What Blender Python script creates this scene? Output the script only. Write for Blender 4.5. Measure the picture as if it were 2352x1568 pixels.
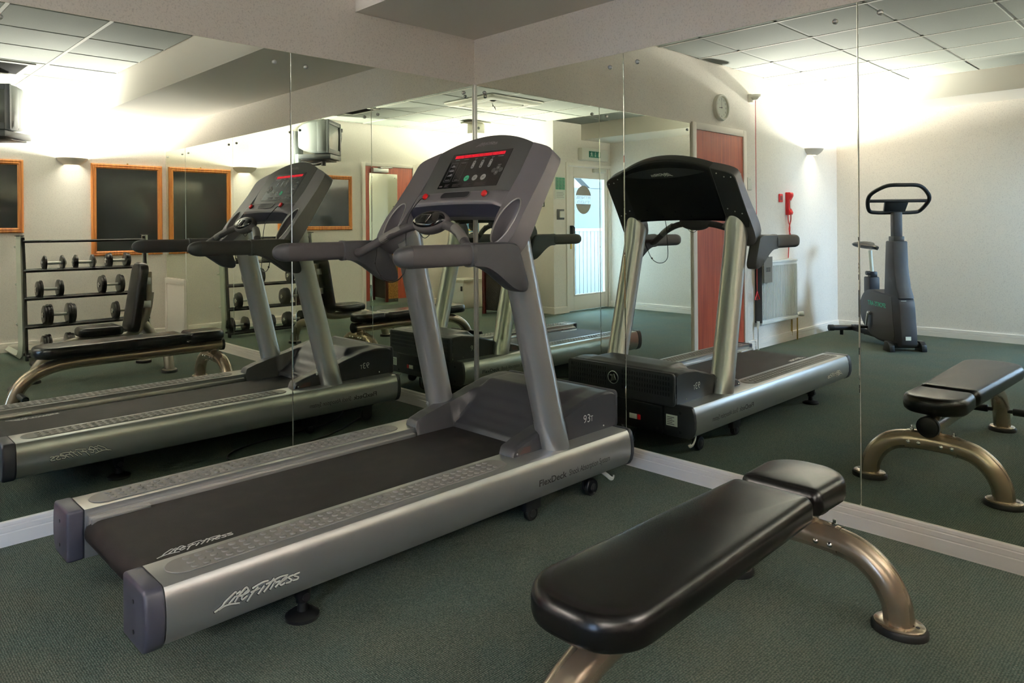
import bpy, bmesh, math, random
from mathutils import Vector, Matrix
from mathutils.geometry import tessellate_polygon
random.seed(7)
S = bpy.context.scene
for o in list(bpy.data.objects): bpy.data.objects.remove(o)
COL = S.collection
PI = math.pi
# ------------------------------------------------------------------ camera, sky, light, exposure
cam = bpy.data.cameras.new('camera'); camo = bpy.data.objects.new('camera', cam); COL.objects.link(camo)
CAM = Vector((2.9849, 3.3403, 1.2052)); yaw, roll = 3.9329, -0.0077
fw = Vector((math.cos(yaw), math.sin(yaw), 0)); rt = Vector((math.sin(yaw), -math.cos(yaw), 0)); up = rt.cross(fw)
rt, up = rt*math.cos(roll)+up*math.sin(roll), up*math.cos(roll)-rt*math.sin(roll)
camo.matrix_world = Matrix(((rt.x, up.x, -fw.x, CAM.x), (rt.y, up.y, -fw.y, CAM.y), (rt.z, up.z, -fw.z, CAM.z), (0, 0, 0, 1)))
cam.sensor_width = 36; cam.lens = 1662.78/2352*36; cam.shift_y = (520.55-784)/2352; cam.clip_start = .05
S.camera = camo
S.view_settings.view_transform = 'Standard'; S.view_settings.look = 'None'
S.view_settings.gamma = 1; S.view_settings.use_curve_mapping = False
S.view_settings.exposure = 1.45
W = bpy.data.worlds.new('World'); S.world = W; W.use_nodes = True
bg = W.node_tree.nodes['Background']; bg.inputs[0].default_value = (.46, .65, 1, 1); bg.inputs[1].default_value = 33.0
def area(name, loc, rot, sx, sy, power, color, portal=False):
    l = bpy.data.lights.new(name, 'AREA'); l.shape = 'RECTANGLE'; l.size = sx; l.size_y = sy; l.energy = power; l.color = color
    o = bpy.data.objects.new(name, l); COL.objects.link(o); o.location = loc; o.rotation_euler = rot
    if portal: l.cycles.is_portal = True
    return o
area('door_daylight_portal', (5.2, 3.47, 1.07), (-PI/2, 0, 0), .74, 1.72, 1, (1, 1, 1), True)
SCONCE_W = 560.0
SCONCE_COL = (1, .965, .945)
cy = S.cycles
cy.max_bounces = 14; cy.diffuse_bounces = 6; cy.glossy_bounces = 9; cy.transparent_max_bounces = 12; cy.transmission_bounces = 6
cy.sample_clamp_indirect = 4.0; cy.use_denoising = True; cy.caustics_reflective = True; cy.blur_glossy = .5
try: cy.denoising_prefilter = 'ACCURATE'
except Exception: pass

# ------------------------------------------------------------------ helpers
def lin(c): return tuple(((v/255+.055)/1.055)**2.4 if v > 10.3 else v/255/12.92 for v in c)
MATS = {}
def mat(name, rgb, rough=.5, metal=0, spec=.5, coat=0, bump=None, vary=None, emit=None, raw=False):
    m = bpy.data.materials.new(name); m.use_nodes = True; nt = m.node_tree; b = nt.nodes['Principled BSDF']
    c = rgb if raw else lin(rgb)
    b.inputs['Base Color'].default_value = (*c, 1); b.inputs['Roughness'].default_value = rough; b.inputs['Metallic'].default_value = metal
    b.inputs['Specular IOR Level'].default_value = spec
    if coat: b.inputs['Coat Weight'].default_value = coat; b.inputs['Coat Roughness'].default_value = .08
    tc = nt.nodes.new('ShaderNodeTexCoord')
    if bump:
        sc, st, dist = bump
        n = nt.nodes.new('ShaderNodeTexNoise'); n.inputs['Scale'].default_value = sc; n.inputs['Detail'].default_value = 4
        nt.links.new(tc.outputs['Object'], n.inputs['Vector'])
        bp = nt.nodes.new('ShaderNodeBump'); bp.inputs['Strength'].default_value = st; bp.inputs['Distance'].default_value = dist
        nt.links.new(n.outputs['Fac'], bp.inputs['Height']); nt.links.new(bp.outputs['Normal'], b.inputs['Normal'])
    if vary:
        sc, rgb2, lo, hi = vary
        n = nt.nodes.new('ShaderNodeTexNoise'); n.inputs['Scale'].default_value = sc; n.inputs['Detail'].default_value = 5
        nt.links.new(tc.outputs['Object'], n.inputs['Vector'])
        r = nt.nodes.new('ShaderNodeMapRange'); r.inputs[1].default_value = lo; r.inputs[2].default_value = hi
        nt.links.new(n.outputs['Fac'], r.inputs[0])
        mx = nt.nodes.new('ShaderNodeMix'); mx.data_type = 'RGBA'
        mx.inputs[6].default_value = (*c, 1); mx.inputs[7].default_value = (*lin(rgb2), 1)
        nt.links.new(r.outputs[0], mx.inputs[0]); nt.links.new(mx.outputs[2], b.inputs['Base Color'])
    if emit:
        b.inputs['Emission Color'].default_value = (*lin(emit[0]), 1); b.inputs['Emission Strength'].default_value = emit[1]
    MATS[name] = m; return m

def finish(name, verts, faces, m, parent=None, smooth=35, label=None):
    me = bpy.data.meshes.new(name); me.from_pydata([tuple(v) for v in verts], [], faces); me.validate(); me.update()
    if isinstance(m, str): m = MATS[m]
    me.materials.append(m)
    if smooth:
        for p in me.polygons: p.use_smooth = True
        me.set_sharp_from_angle(angle=math.radians(smooth))
    o = bpy.data.objects.new(name, me); COL.objects.link(o)
    if parent: o.parent = parent
    if label: o['label'] = label
    return o

class MB:
    def __init__(s): s.v = []; s.f = []
    def add(s, v, f):
        n = len(s.v); s.v += [Vector(p) for p in v]; s.f += [tuple(i+n for i in q) for q in f]; return s
    def box(s, x0, x1, y0, y1, z0, z1, bev=0, seg=2):
        v = [(x, y, z) for x in (x0, x1) for y in (y0, y1) for z in (z0, z1)]
        f = [(0, 1, 3, 2), (4, 6, 7, 5), (0, 4, 5, 1), (2, 3, 7, 6), (0, 2, 6, 4), (1, 5, 7, 3)]
        if not bev: return s.add(v, f)
        return s.bev(MB().add(v, f), bev, seg)
    def bev(s, other, w, seg=2, ang=30):
        bm = bmesh.new(); vs = [bm.verts.new(p) for p in other.v]
        for q in other.f:
            try: bm.faces.new([vs[i] for i in q])
            except ValueError: pass
        bmesh.ops.remove_doubles(bm, verts=bm.verts, dist=1e-5); bm.normal_update()
        bmesh.ops.recalc_face_normals(bm, faces=bm.faces)
        es = [e for e in bm.edges if len(e.link_faces) == 2 and e.calc_face_angle(0) > math.radians(ang)]
        bmesh.ops.bevel(bm, geom=es, offset=w, segments=seg, profile=.5, affect='EDGES', clamp_overlap=True)
        bm.verts.index_update(); s.add([v.co.copy() for v in bm.verts], [[v.index for v in f.verts] for f in bm.faces]); bm.free(); return s
    def tube(s, path, r, n=12, r2=None, ref=(0, 0, 1), caps=True):
        path = [Vector(p) for p in path]; N = len(path)
        rs = r if isinstance(r, (list, tuple)) else [r]*N
        prev = None; loops = []
        for i, p in enumerate(path):
            t = (path[min(i+1, N-1)]-path[max(i-1, 0)]).normalized()
            if prev is None:
                a = Vector(ref)
                if abs(a.dot(t)) > .95: a = Vector((1, 0, 0)) if abs(t.x) < .9 else Vector((0, 1, 0))
            else: a = prev
            a = (a-t*a.dot(t)).normalized(); prev = a; b = t.cross(a)
            k = 1 if r2 is None else r2/r
            loops.append([p+a*rs[i]*math.cos(2*PI*j/n)+b*rs[i]*k*math.sin(2*PI*j/n) for j in range(n)])
        return s.loft(loops, caps)
    def loft(s, loops, caps=True, closed=True):
        n = len(loops[0]); v = [p for l in loops for p in l]; f = []
        for i in range(len(loops)-1):
            for j in range(n if closed else n-1):
                f.append((i*n+j, i*n+(j+1) % n, (i+1)*n+(j+1) % n, (i+1)*n+j))
        if caps: f += [tuple(range(n))[::-1], tuple(range((len(loops)-1)*n, len(loops)*n))]
        return s.add(v, f)
    def prism(s, poly, fn, w0=0, w1=1):
        n = len(poly); v = [fn(u, w, w0) for u, w in poly]+[fn(u, w, w1) for u, w in poly]
        f = [tuple(range(n))[::-1], tuple(range(n, 2*n))]+[(i, (i+1) % n, n+(i+1) % n, n+i) for i in range(n)]
        return s.add(v, f)
    def cyl(s, c, axis, r, h, n=20, r1=None):
        c = Vector(c); a = Vector(axis).normalized(); return s.tube([c, c+a*h], [r, r if r1 is None else r1], n)
    def sphere(s, c, r, n=16, m=10, half=None):
        c = Vector(c); rx, ry, rz = (r, r, r) if not isinstance(r, tuple) else r
        return s.loft([[c+Vector((rx*math.sin(t)*math.cos(2*PI*j/n), ry*math.sin(t)*math.sin(2*PI*j/n), rz*math.cos(t))) for j in range(n)]
                       for t in [max(1e-3, PI*i/m) if i < m else PI-1e-3 for i in range(m+1)]], True)
    def lathe(s, prof, c, axis=(0, 0, 1), n=24):
        a = Vector(axis).normalized(); e = Vector((0, 0, 1)) if abs(a.z) < .9 else Vector((1, 0, 0)); e = (e-a*e.dot(a)).normalized(); b = a.cross(e); c = Vector(c)
        return s.loft([[c+a*z+e*r*math.cos(2*PI*j/n)+b*r*math.sin(2*PI*j/n) for j in range(n)] for r, z in prof], True)
    def grid(s, fn, nu, nv):
        v = [fn(i/nu, j/nv) for i in range(nu+1) for j in range(nv+1)]
        return s.add(v, [(i*(nv+1)+j, (i+1)*(nv+1)+j, (i+1)*(nv+1)+j+1, i*(nv+1)+j+1) for i in range(nu) for j in range(nv)])
    def xf(s, M): s.v = [M @ p for p in s.v]; return s
    def build(s, name, m, parent=None, smooth=35, label=None): return finish(name, s.v, s.f, m, parent, smooth, label)

def sm(pts, k=6):                                # catmull-rom through the points
    P = [Vector(p) for p in pts]; out = []
    for i in range(len(P)-1):
        a, b, c, d = P[max(i-1, 0)], P[i], P[i+1], P[min(i+2, len(P)-1)]
        for j in range(k):
            t = j/k; out.append(.5*((2*b)+(c-a)*t+(2*a-5*b+4*c-d)*t*t+(3*b-a-3*c+d)*t**3))
    out.append(P[-1]); return out
def rrect(x0, x1, y0, y1, r, n=5):
    out = []
    for cx, cy_, a in ((x1-r, y1-r, 0), (x0+r, y1-r, 90), (x0+r, y0+r, 180), (x1-r, y0+r, 270)):
        out += [(cx+r*math.cos(math.radians(a+90*i/n)), cy_+r*math.sin(math.radians(a+90*i/n))) for i in range(n+1)]
    return out
def ell(cx, cy_, a, b, n=28, rot=0):
    return [(cx+a*math.cos(2*PI*i/n)*math.cos(rot)-b*math.sin(2*PI*i/n)*math.sin(rot), cy_+a*math.cos(2*PI*i/n)*math.sin(rot)+b*math.sin(2*PI*i/n)*math.cos(rot)) for i in range(n)]
def thing(name, label, cat, loc=(0, 0, 0), rz=0, group=None):
    o = bpy.data.objects.new(name, None); o.empty_display_size = .1; COL.objects.link(o)
    o.location = loc; o.rotation_euler = (0, 0, rz); o['label'] = label; o['category'] = cat
    if group: o['group'] = group
    return o
def tag(o, label, cat, group=None):
    o['label'] = label; o['category'] = cat
    if group: o['group'] = group
    return o
def struct(o): o['kind'] = 'structure'; return o
def dup(root, loc, rz, label, group=None):
    r = root.copy(); COL.objects.link(r); r.location = loc; r.rotation_euler = (0, 0, rz); r['label'] = label
    if group: r['group'] = group
    for ch in list(root.children):
        c = ch.copy(); COL.objects.link(c); c.parent = r
        for g in list(ch.children):
            d = g.copy(); COL.objects.link(d); d.parent = c
    return r
TXT = {}
def text(s, size=1, bold=0, shear=0):
    k = (s, bold, shear)
    if k not in TXT:
        c = bpy.data.curves.new('t', 'FONT'); c.body = s; c.size = 1; c.offset = bold; c.shear = shear; c.resolution_u = 3
        o = bpy.data.objects.new('t', c); COL.objects.link(o); me = o.to_mesh()
        TXT[k] = ([v.co.copy() for v in me.vertices], [tuple(p.vertices) for p in me.polygons])
        o.to_mesh_clear(); bpy.data.objects.remove(o); bpy.data.curves.remove(c)
    v, f = TXT[k]; return [(p.x*size, p.y*size) for p in v], f
def text_on(mb, s, fn, size, bold=0, shear=0, width=None, center=False):
    v, f = text(s, size, bold, shear)
    if not v: return mb
    x0 = min(p[0] for p in v); x1 = max(p[0] for p in v)
    k = (width/(x1-x0)) if width else 1
    off = -(x1-x0)*k/2 if center else 0
    return mb.add([fn((p[0]-x0)*k+off, p[1]) for p in v], f)
LOGO = [[(.059, .0378), (.0558, .0383), (.0445, .0319), (.0283, .0219), (.0183, .0116), (0, .0039)], [(.011, .0065), (.0257, .0107), (.0443, .0099), (.0675, .0037)], [(.0557, .026), (.0393, .0136)], [(.0703, .0362), (.0595, .0326)], [(.0934, .0317), (.0902, .0397), (.0825, .0381), (.0671, .0262), (.0556, .0119)], [(.0589, .0261), (.0696, .0234), (.0785, .0227)], [(.0785, .0221), (.0953, .026), (.094, .0302), (.0824, .0256), (.0746, .016), (.0772, .0101), (.09, .0154)], [(.1214, .0293), (.1056, .0173), (.0912, 0)], [(.1064, .0321), (.1215, .0356), (.1387, .0384), (.1514, .0371)], [(.1011, .0227), (.1148, .0228), (.128, .0244)], [(.14, .0265), (.1232, .0097)], [(.1697, .0372), (.1547, .0226), (.1398, .0094)], [(.1473, .029), (.1615, .0304), (.1888, .0351), (.2117, .033)], [(.1751, .0283), (.1586, .0097)], [(.1696, .0212), (.186, .0244), (.1873, .0201), (.1749, .0103)], [(.1915, .0187), (.2096, .024), (.2082, .0284), (.1971, .0245), (.1887, .0145), (.1928, .0098), (.2025, .0122)], [(.2293, .0264), (.2166, .0255), (.2166, .0216), (.225, .0148), (.2193, .009), (.2081, .0103)], [(.2493, .0268), (.235, .0258), (.2335, .0223), (.2463, .0153), (.2434, .0097), (.2292, .0107)]]
def logo_on(mb, fn, k=1, w=.0042, t=.002):           # brush-script wordmark: raised strokes
    for st in LOGO:
        q0 = sm([(a, b, 0) for a, b in st], 3) if len(st) > 2 else [(a, b, 0) for a, b in st]
        p = [Vector((q[0]*k, q[1]*k)) for q in q0]
        L, R = [], []
        for i, q in enumerate(p):
            d = (p[min(i+1, len(p)-1)]-p[max(i-1, 0)]).normalized(); nn = Vector((-d.y, d.x))*w*.5*k
            q2 = q-d*w*.3*k if i == 0 else (q+d*w*.3*k if i == len(p)-1 else q)
            L.append(q2+nn); R.append(q2-nn)
        n = len(p)
        v = [fn(q.x, q.y, 0) for q in L]+[fn(q.x, q.y, 0) for q in R]+[fn(q.x, q.y, t) for q in L]+[fn(q.x, q.y, t) for q in R]
        f = []
        for i in range(n-1):
            f += [(2*n+i, 2*n+i+1, 3*n+i+1, 3*n+i), (i, i+1, 2*n+i+1, 2*n+i), (n+i, 3*n+i, 3*n+i+1, n+i+1)]
        f += [(0, 2*n, 3*n, n), (n-1, 2*n-1, 4*n-1, 3*n-1)]
        mb.add(v, f)
    return mb

# ------------------------------------------------------------------ materials
def film():                                     # translucent frosted film on the glass
    m = bpy.data.materials.new('film_grey'); m.use_nodes = True; nt = m.node_tree; nt.nodes.clear()
    t = nt.nodes.new('ShaderNodeBsdfTranslucent'); t.inputs[0].default_value = (.10, .085, .065, 1); d = nt.nodes.new('ShaderNodeBsdfDiffuse'); d.inputs[0].default_value = (.5, .46, .40, 1)
    x = nt.nodes.new('ShaderNodeMixShader'); x.inputs[0].default_value = .75; o = nt.nodes.new('ShaderNodeOutputMaterial')
    nt.links.new(t.outputs[0], x.inputs[1]); nt.links.new(d.outputs[0], x.inputs[2]); nt.links.new(x.outputs[0], o.inputs[0]); MATS['film_grey'] = m
mat('wallpaper', (234, 226, 217), .85, bump=(190, .25, .003), vary=(120, (212, 204, 195), .52, .72))
mat('plaster', (226, 219, 209), .9, bump=(60, .08, .003))
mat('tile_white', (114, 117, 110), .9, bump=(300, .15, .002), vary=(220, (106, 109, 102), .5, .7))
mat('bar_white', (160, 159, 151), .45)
mat('bar_shaded', (120, 120, 114), .6)  # white bars again, with the shade of the recessed gaps in the colour
mat('white_paint', (242, 233, 224), .42)
mat('white_plastic', (222, 219, 208), .4)
mat('silver_paint', (176, 176, 175), .29, .72, bump=(900, .02, .0005))
mat('silver_plain', (200, 198, 195), .28, .8)
mat('dark_plastic', (62, 62, 65), .45, bump=(700, .12, .001))
mat('mast_plastic', (128, 123, 127), .42, .35, bump=(900, .05, .0005))
mat('panel_plastic', (82, 82, 80), .45, bump=(900, .08, .0006))
mat('cap_plastic', (62, 62, 74), .42)
mat('cover_plastic', (46, 46, 50), .4, bump=(700, .1, .0008))
mat('grip_rubber', (70, 66, 67), .62, bump=(500, .1, .001))
mat('strip_rubber', (122, 119, 114), .45)
mat('belt', (24, 21, 20), .6, spec=.25, bump=(650, .5, .002), vary=(14, (37, 32, 29), .45, .75))
mat('black_plastic', (20, 20, 22), .4)
mat('black_matte', (14, 14, 15), .7)
mat('gloss_black', (10, 10, 13), .08)
mat('black_rubber', (11, 11, 11), .55, spec=.35)
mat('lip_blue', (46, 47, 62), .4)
mat('red_button', (215, 25, 30), .25)
mat('label_red', (120, 52, 50), .5)
mat('led', (120, 8, 20), .5, emit=((255, 20, 48), .55))
mat('led_off', (50, 8, 12), .3)
mat('key_grey', (172, 170, 168), .4)
mat('key_dim', (84, 82, 80), .4)
mat('key_green', (70, 200, 150), .4)
mat('print_grey', (150, 146, 146), .5)
mat('print_dim', (78, 66, 68), .5)
mat('print_dark', (52, 50, 46), .5)
mat('print_white', (232, 230, 224), .5)
mat('logo_silver', (236, 230, 216), .4)
mat('vinyl', (11, 9, 9), .27, spec=.36, bump=(420, .10, .0007))
mat('champagne', (166, 148, 126), .25, .7, coat=.5)
mat('champagne_dark', (140, 132, 118), .36, .55, coat=.3)
mat('chrome', (220, 220, 220), .08, 1)
mat('steel', (205, 205, 202), .35, .9)
mat('bike_grey', (40, 38, 42), .5)
mat('bike_panel', (40, 37, 34), .35)
mat('bike_green', (40, 180, 140), .5)
mat('rack_white', (208, 212, 198), .4)
mat('iron', (24, 22, 23), .25, bump=(220, .1, .001))
mat('tv_grey', (74, 78, 78), .45)
mat('tv_dark', (58, 62, 66), .4)
mat('tv_screen', (60, 64, 60), .12)
mat('red_plastic', (205, 22, 26), .35)
mat('red_cord', (200, 50, 45), .6)
mat('sconce_white', (205, 196, 182), .5)
mat('bulb', (255, 240, 210), .5, emit=((255, 226, 180), 30))
mat('radiator', (226, 228, 226), .35)
mat('wicker', (176, 128, 66), .6, bump=(80, .6, .006), vary=(60, (120, 80, 36), .4, .7))
mat('wicker_dark', (40, 32, 28), .6, bump=(80, .6, .006))
mat('dark_wood', (84, 22, 20), .35)
mat('brass', (190, 160, 90), .3, .9)
mat('kick_plate', (150, 156, 150), .4, .6)
mat('exit_green', (30, 110, 92), .5)
mat('notice_green', (60, 140, 105), .6)
mat('paper', (225, 226, 215), .7)
film()
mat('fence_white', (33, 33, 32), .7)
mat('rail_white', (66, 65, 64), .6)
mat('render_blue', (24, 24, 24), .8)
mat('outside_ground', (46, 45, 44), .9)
mat('card_grey', (120, 116, 108), .6)
mat('poster_blue', (110, 160, 200), .6)
mat('poster_yellow', (220, 200, 90), .6)
mat('slot_shade', (10, 11, 22), .5)  # near-black colour for the shade inside the reading slot
mat('glass_dark', (44, 46, 46), .07, spec=.6)
mat('chalk', (74, 78, 76), .5)
def wood(name, a, b, axis, sc=1.0, rough=.4):
    m = mat(name, a, rough); nt = m.node_tree; bs = nt.nodes['Principled BSDF']; tc = nt.nodes['Texture Coordinate']
    mp = nt.nodes.new('ShaderNodeMapping'); s_ = [70*sc]*3; s_[axis] = 2.5*sc; mp.inputs['Scale'].default_value = s_
    n = nt.nodes.new('ShaderNodeTexNoise'); n.inputs['Scale'].default_value = 1; n.inputs['Detail'].default_value = 3
    mx = nt.nodes.new('ShaderNodeMix'); mx.data_type = 'RGBA'; mx.inputs[6].default_value = (*lin(a), 1); mx.inputs[7].default_value = (*lin(b), 1)
    rp = nt.nodes.new('ShaderNodeMapRange'); rp.inputs[1].default_value = .35; rp.inputs[2].default_value = .65
    nt.links.new(tc.outputs['Object'], mp.inputs[0]); nt.links.new(mp.outputs[0], n.inputs['Vector']); nt.links.new(n.outputs['Fac'], rp.inputs[0])
    nt.links.new(rp.outputs[0], mx.inputs[0]); nt.links.new(mx.outputs[2], bs.inputs['Base Color']); return m
wood('pine', (205, 132, 62), (170, 96, 38), 2, .8)
wood('sapele', (176, 84, 58), (140, 58, 44), 2, 1.0, .35)
def carpet():
    m = mat('carpet', (84, 98, 86), .95, spec=.1); nt = m.node_tree; bs = nt.nodes['Principled BSDF']; tc = nt.nodes['Texture Coordinate']; L = nt.links.new
    mp = nt.nodes.new('ShaderNodeMapping'); mp.inputs['Scale'].default_value = (1, .8, 1)
    L(tc.outputs['Object'], mp.inputs[0])
    v = nt.nodes.new('ShaderNodeTexVoronoi'); v.inputs['Scale'].default_value = 165; v.inputs['Randomness'].default_value = .32; L(mp.outputs[0], v.inputs['Vector'])
    cr = nt.nodes.new('ShaderNodeValToRGB'); e = cr.color_ramp.elements
    e[0].position = 0; e[0].color = (*lin((108, 115, 104)), 1); e[1].position = .62; e[1].color = (*lin((54, 64, 59)), 1)
    L(v.outputs['Distance'], cr.inputs[0])
    n = nt.nodes.new('ShaderNodeTexNoise'); n.inputs['Scale'].default_value = 3.2; n.inputs['Detail'].default_value = 3; L(tc.outputs['Object'], n.inputs['Vector'])
    sep = nt.nodes.new('ShaderNodeMix'); sep.data_type = 'RGBA'; sep.blend_type = 'MULTIPLY'; sep.inputs[0].default_value = 1
    c2 = nt.nodes.new('ShaderNodeValToRGB'); q = c2.color_ramp.elements
    q[0].position = .35; q[0].color = (.86, .95, .95, 1); q[1].position = .65; q[1].color = (1.05, 1.0, .93, 1); L(n.outputs['Fac'], c2.inputs[0])
    L(cr.outputs[0], sep.inputs[6]); L(c2.outputs[0], sep.inputs[7])
    n2 = nt.nodes.new('ShaderNodeTexNoise'); n2.inputs['Scale'].default_value = 160; L(tc.outputs['Object'], n2.inputs['Vector'])
    m2 = nt.nodes.new('ShaderNodeMix'); m2.data_type = 'RGBA'; m2.inputs[7].default_value = (*lin((122, 110, 100)), 1)
    r2 = nt.nodes.new('ShaderNodeMapRange'); r2.inputs[1].default_value = .58; r2.inputs[2].default_value = .72; r2.inputs[4].default_value = .5; L(n2.outputs['Fac'], r2.inputs[0])
    L(r2.outputs[0], m2.inputs[0]); L(sep.outputs[2], m2.inputs[6]); L(m2.outputs[2], bs.inputs['Base Color'])
    bp = nt.nodes.new('ShaderNodeBump'); bp.inputs['Strength'].default_value = .7; bp.inputs['Distance'].default_value = .003; bp.invert = True
    L(v.outputs['Distance'], bp.inputs['Height']); L(bp.outputs[0], bs.inputs['Normal'])
carpet()
def glossy(name, rgb):
    m = bpy.data.materials.new(name); m.use_nodes = True; nt = m.node_tree; nt.nodes.clear()
    g = nt.nodes.new('ShaderNodeBsdfGlossy'); g.inputs['Color'].default_value = (*rgb, 1); g.inputs['Roughness'].default_value = 0
    o = nt.nodes.new('ShaderNodeOutputMaterial'); nt.links.new(g.outputs[0], o.inputs[0]); MATS[name] = m
glossy('mirror', (.86, .898, .79))
def pane():
    m = bpy.data.materials.new('glass_pane'); m.use_nodes = True; nt = m.node_tree; nt.nodes.clear()
    g = nt.nodes.new('ShaderNodeBsdfGlossy'); g.inputs['Roughness'].default_value = .02
    t = nt.nodes.new('ShaderNodeBsdfTransparent'); t.inputs[0].default_value = (.93, .96, .97, 1)
    x = nt.nodes.new('ShaderNodeMixShader'); x.inputs[0].default_value = .06; o = nt.nodes.new('ShaderNodeOutputMaterial')
    nt.links.new(t.outputs[0], x.inputs[1]); nt.links.new(g.outputs[0], x.inputs[2]); nt.links.new(x.outputs[0], o.inputs[0]); MATS['glass_pane'] = m
pane()

# ------------------------------------------------------------------ the room (x = distance from the right mirror wall, y = distance from the left mirror wall)
D, E, XS, YE = 5.293, 5.664, 4.40, 3.32      # far wall, rear wall, side wall of the annex, wall with the glass door
HC, HS, HB = 2.66, 2.362, .092
XSOF = .848
XM, YM, HM = 2.489, 5.262, 2.084             # mirror extents
struct(MB().box(-.1, E+.1, -.1, D+.6, -.08, 0).build('floor', 'carpet', smooth=0))
struct(MB().box(-.1, E+.1, -.1, D+.6, HC+.012, HC+.1).build('ceiling', 'plaster', smooth=0))
CEIL = bpy.data.objects['ceiling']
T = -.006
struct(MB().box(-.1, E+.1, -.1, T, -.02, HC+.05).build('wall_left', 'wallpaper', smooth=0))
struct(MB().box(-.1, T, T, D, -.02, HC+.05).build('wall_right', 'wallpaper', smooth=0))
struct(MB().box(-.1, 3.86, D, D+.1, -.02, HC+.05).build('wall_far', 'wallpaper', smooth=0))
struct(MB().box(3.86, XS+.1, D+.30, D+.4, -.02, HC+.05).box(3.78, 3.86, D+.1, D+.4, -.02, HC+.05).build('wall_recess', 'wallpaper', smooth=0))
struct(MB().box(XS, XS+.1, YE+.1, D+.4, -.02, HC+.05).build('wall_side', 'wallpaper', smooth=0))
DX0, DX1, DZ = 4.70, 5.642, 2.075           # opening of the glass door
struct(MB().box(XS, DX0, YE, YE+.1, -.02, HC+.05).box(DX0, DX1, YE, YE+.1, DZ, HC+.05).box(DX1, E+.1, YE, YE+.1, -.02, HC+.05).build('wall_entrance', 'wallpaper', smooth=0))
struct(MB().box(E, E+.1, T, YE+.1, -.02, HC+.05).build('wall_rear', 'wallpaper', smooth=0))
struct(MB().box(T, XSOF, T, D, HS, HC+.02).build('soffit', 'plaster', smooth=0))
struct(MB().box(5.0, E, T, YE, 2.437, HC+.02).build('beam_rear', 'plaster', smooth=0))
# suspended ceiling: square tiles in a grid of white bars, one direction shaded by colour
tile_me = None
xs = [XSOF, 1.415, 2.02, 2.625, 3.23, 3.835, 4.40, 5.0]; ys = [0, .385, .99, 1.595, 2.20, 2.805, 3.41, 4.015, 4.62, 5.225, D]
def tile(x0, x1, y0, y1):
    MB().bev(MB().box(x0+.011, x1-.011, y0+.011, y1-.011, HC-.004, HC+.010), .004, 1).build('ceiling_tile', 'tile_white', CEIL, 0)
for i in range(len(xs)-1):
    for j in range(len(ys)-1):
        y1 = ys[j+1]
        if xs[i] >= XS-.01:
            if ys[j] >= YE: continue
            y1 = min(y1, YE)
        tile(xs[i], xs[i+1], ys[j], y1)
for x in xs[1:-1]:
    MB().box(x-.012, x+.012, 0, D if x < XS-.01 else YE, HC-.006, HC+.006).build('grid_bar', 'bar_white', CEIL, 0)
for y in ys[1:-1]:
    MB().box(XSOF, XS if y > YE else 5.0, y-.012, y+.012, HC+.001, HC+.009).build('grid_bar', 'bar_shaded', CEIL, 0)
# skirting with two grooves
SK = [(0, 0), (.02, 0), (.02, .048), (.0165, .050), (.0165, .053), (.019, .055), (.019, .072), (.0155, .074), (.0155, .077), (.0175, .079), (.016, .089), (.011, HB), (0, HB)]
def skirt(name, a, b, nrm):
    a, b, nrm = Vector(a), Vector(b), Vector(nrm)
    return struct(MB().prism(SK, lambda u, w, t: (a if t == 0 else b)+nrm*u+Vector((0, 0, w))).build(name, 'white_paint', smooth=20))
skirt('baseboard_left', (0, T, 0), (2.50, T, 0), (0, 1, 0)); skirt('baseboard_left', (3.47, T, 0), (E, T, 0), (0, 1, 0))
skirt('baseboard_right', (T, 0, 0), (T, 4.68, 0), (1, 0, 0))
skirt('baseboard_far', (0, D, 0), (2.61, D, 0), (0, -1, 0)); skirt('baseboard_far', (3.52, D, 0), (3.86, D, 0), (0, -1, 0))
skirt('baseboard_rear', (E, T, 0), (E, YE, 0), (-1, 0, 0)); skirt('baseboard_side', (XS, YE+.0, 0), (XS, D+.3, 0), (-1, 0, 0))
skirt('baseboard_entrance', (XS-.02, YE, 0), (4.66, YE, 0), (0, -1, 0)); skirt('baseboard_recess', (3.86, D+.3, 0), (XS, D+.3, 0), (0, -1, 0))

# mirrors: polished panels screwed to the walls
def mirror(axis, a, b, z0, label):
    g = .0012
    mb = MB()
    if axis == 'x': mb.bev(MB().box(a+g, b-g, T, 0, z0, HM), .0025, 1)
    else: mb.bev(MB().box(T, 0, a+g, b-g, z0, HM), .0025, 1)
    o = mb.build('wall_mirror', 'mirror', smooth=0); tag(o, label, 'mirror', 'wall mirror panels'); return o
JL = [0, 1.2295, XM]; JR = [0, 1.1326, 2.2694, 3.4914, 4.6841, YM]
mirror('x', .012, JL[1], HB, 'large wall mirror left of the corner strip, behind the treadmill console')
mirror('x', JL[1], JL[2], HB, 'large wall mirror on the treadmill side, farther from the corner strip')
mirror('y', .012, JR[1], HB, 'large wall mirror right of the corner strip, facing the front of the treadmill')
mirror('y', JR[1], JR[2], HB, 'large wall mirror behind the head of the flat bench in front')
mirror('y', JR[2], JR[3], HB, 'large wall mirror at the far right, past the foot of the flat bench')
mirror('y', JR[3], JR[4], HB, 'wall mirror seen only in reflection, next to the small cupboard door')
mirror('y', JR[4], JR[5], .665, 'narrow short wall mirror above the small white cupboard door')
def screw(axis, a, side):
    z = HM-.062
    c = (a, 0, z) if axis == 'x' else (0, a, z)
    ax = (0, 1, 0) if axis == 'x' else (1, 0, 0)
    o = MB().lathe([(.011, 0), (.011, .004), (.0085, .009), (.004, .011), (.0005, .0115)], c, ax, 16).build('mirror_screw', 'steel', smooth=50)
    return tag(o, side, 'screw', 'dome screws of the wall mirrors')
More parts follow.
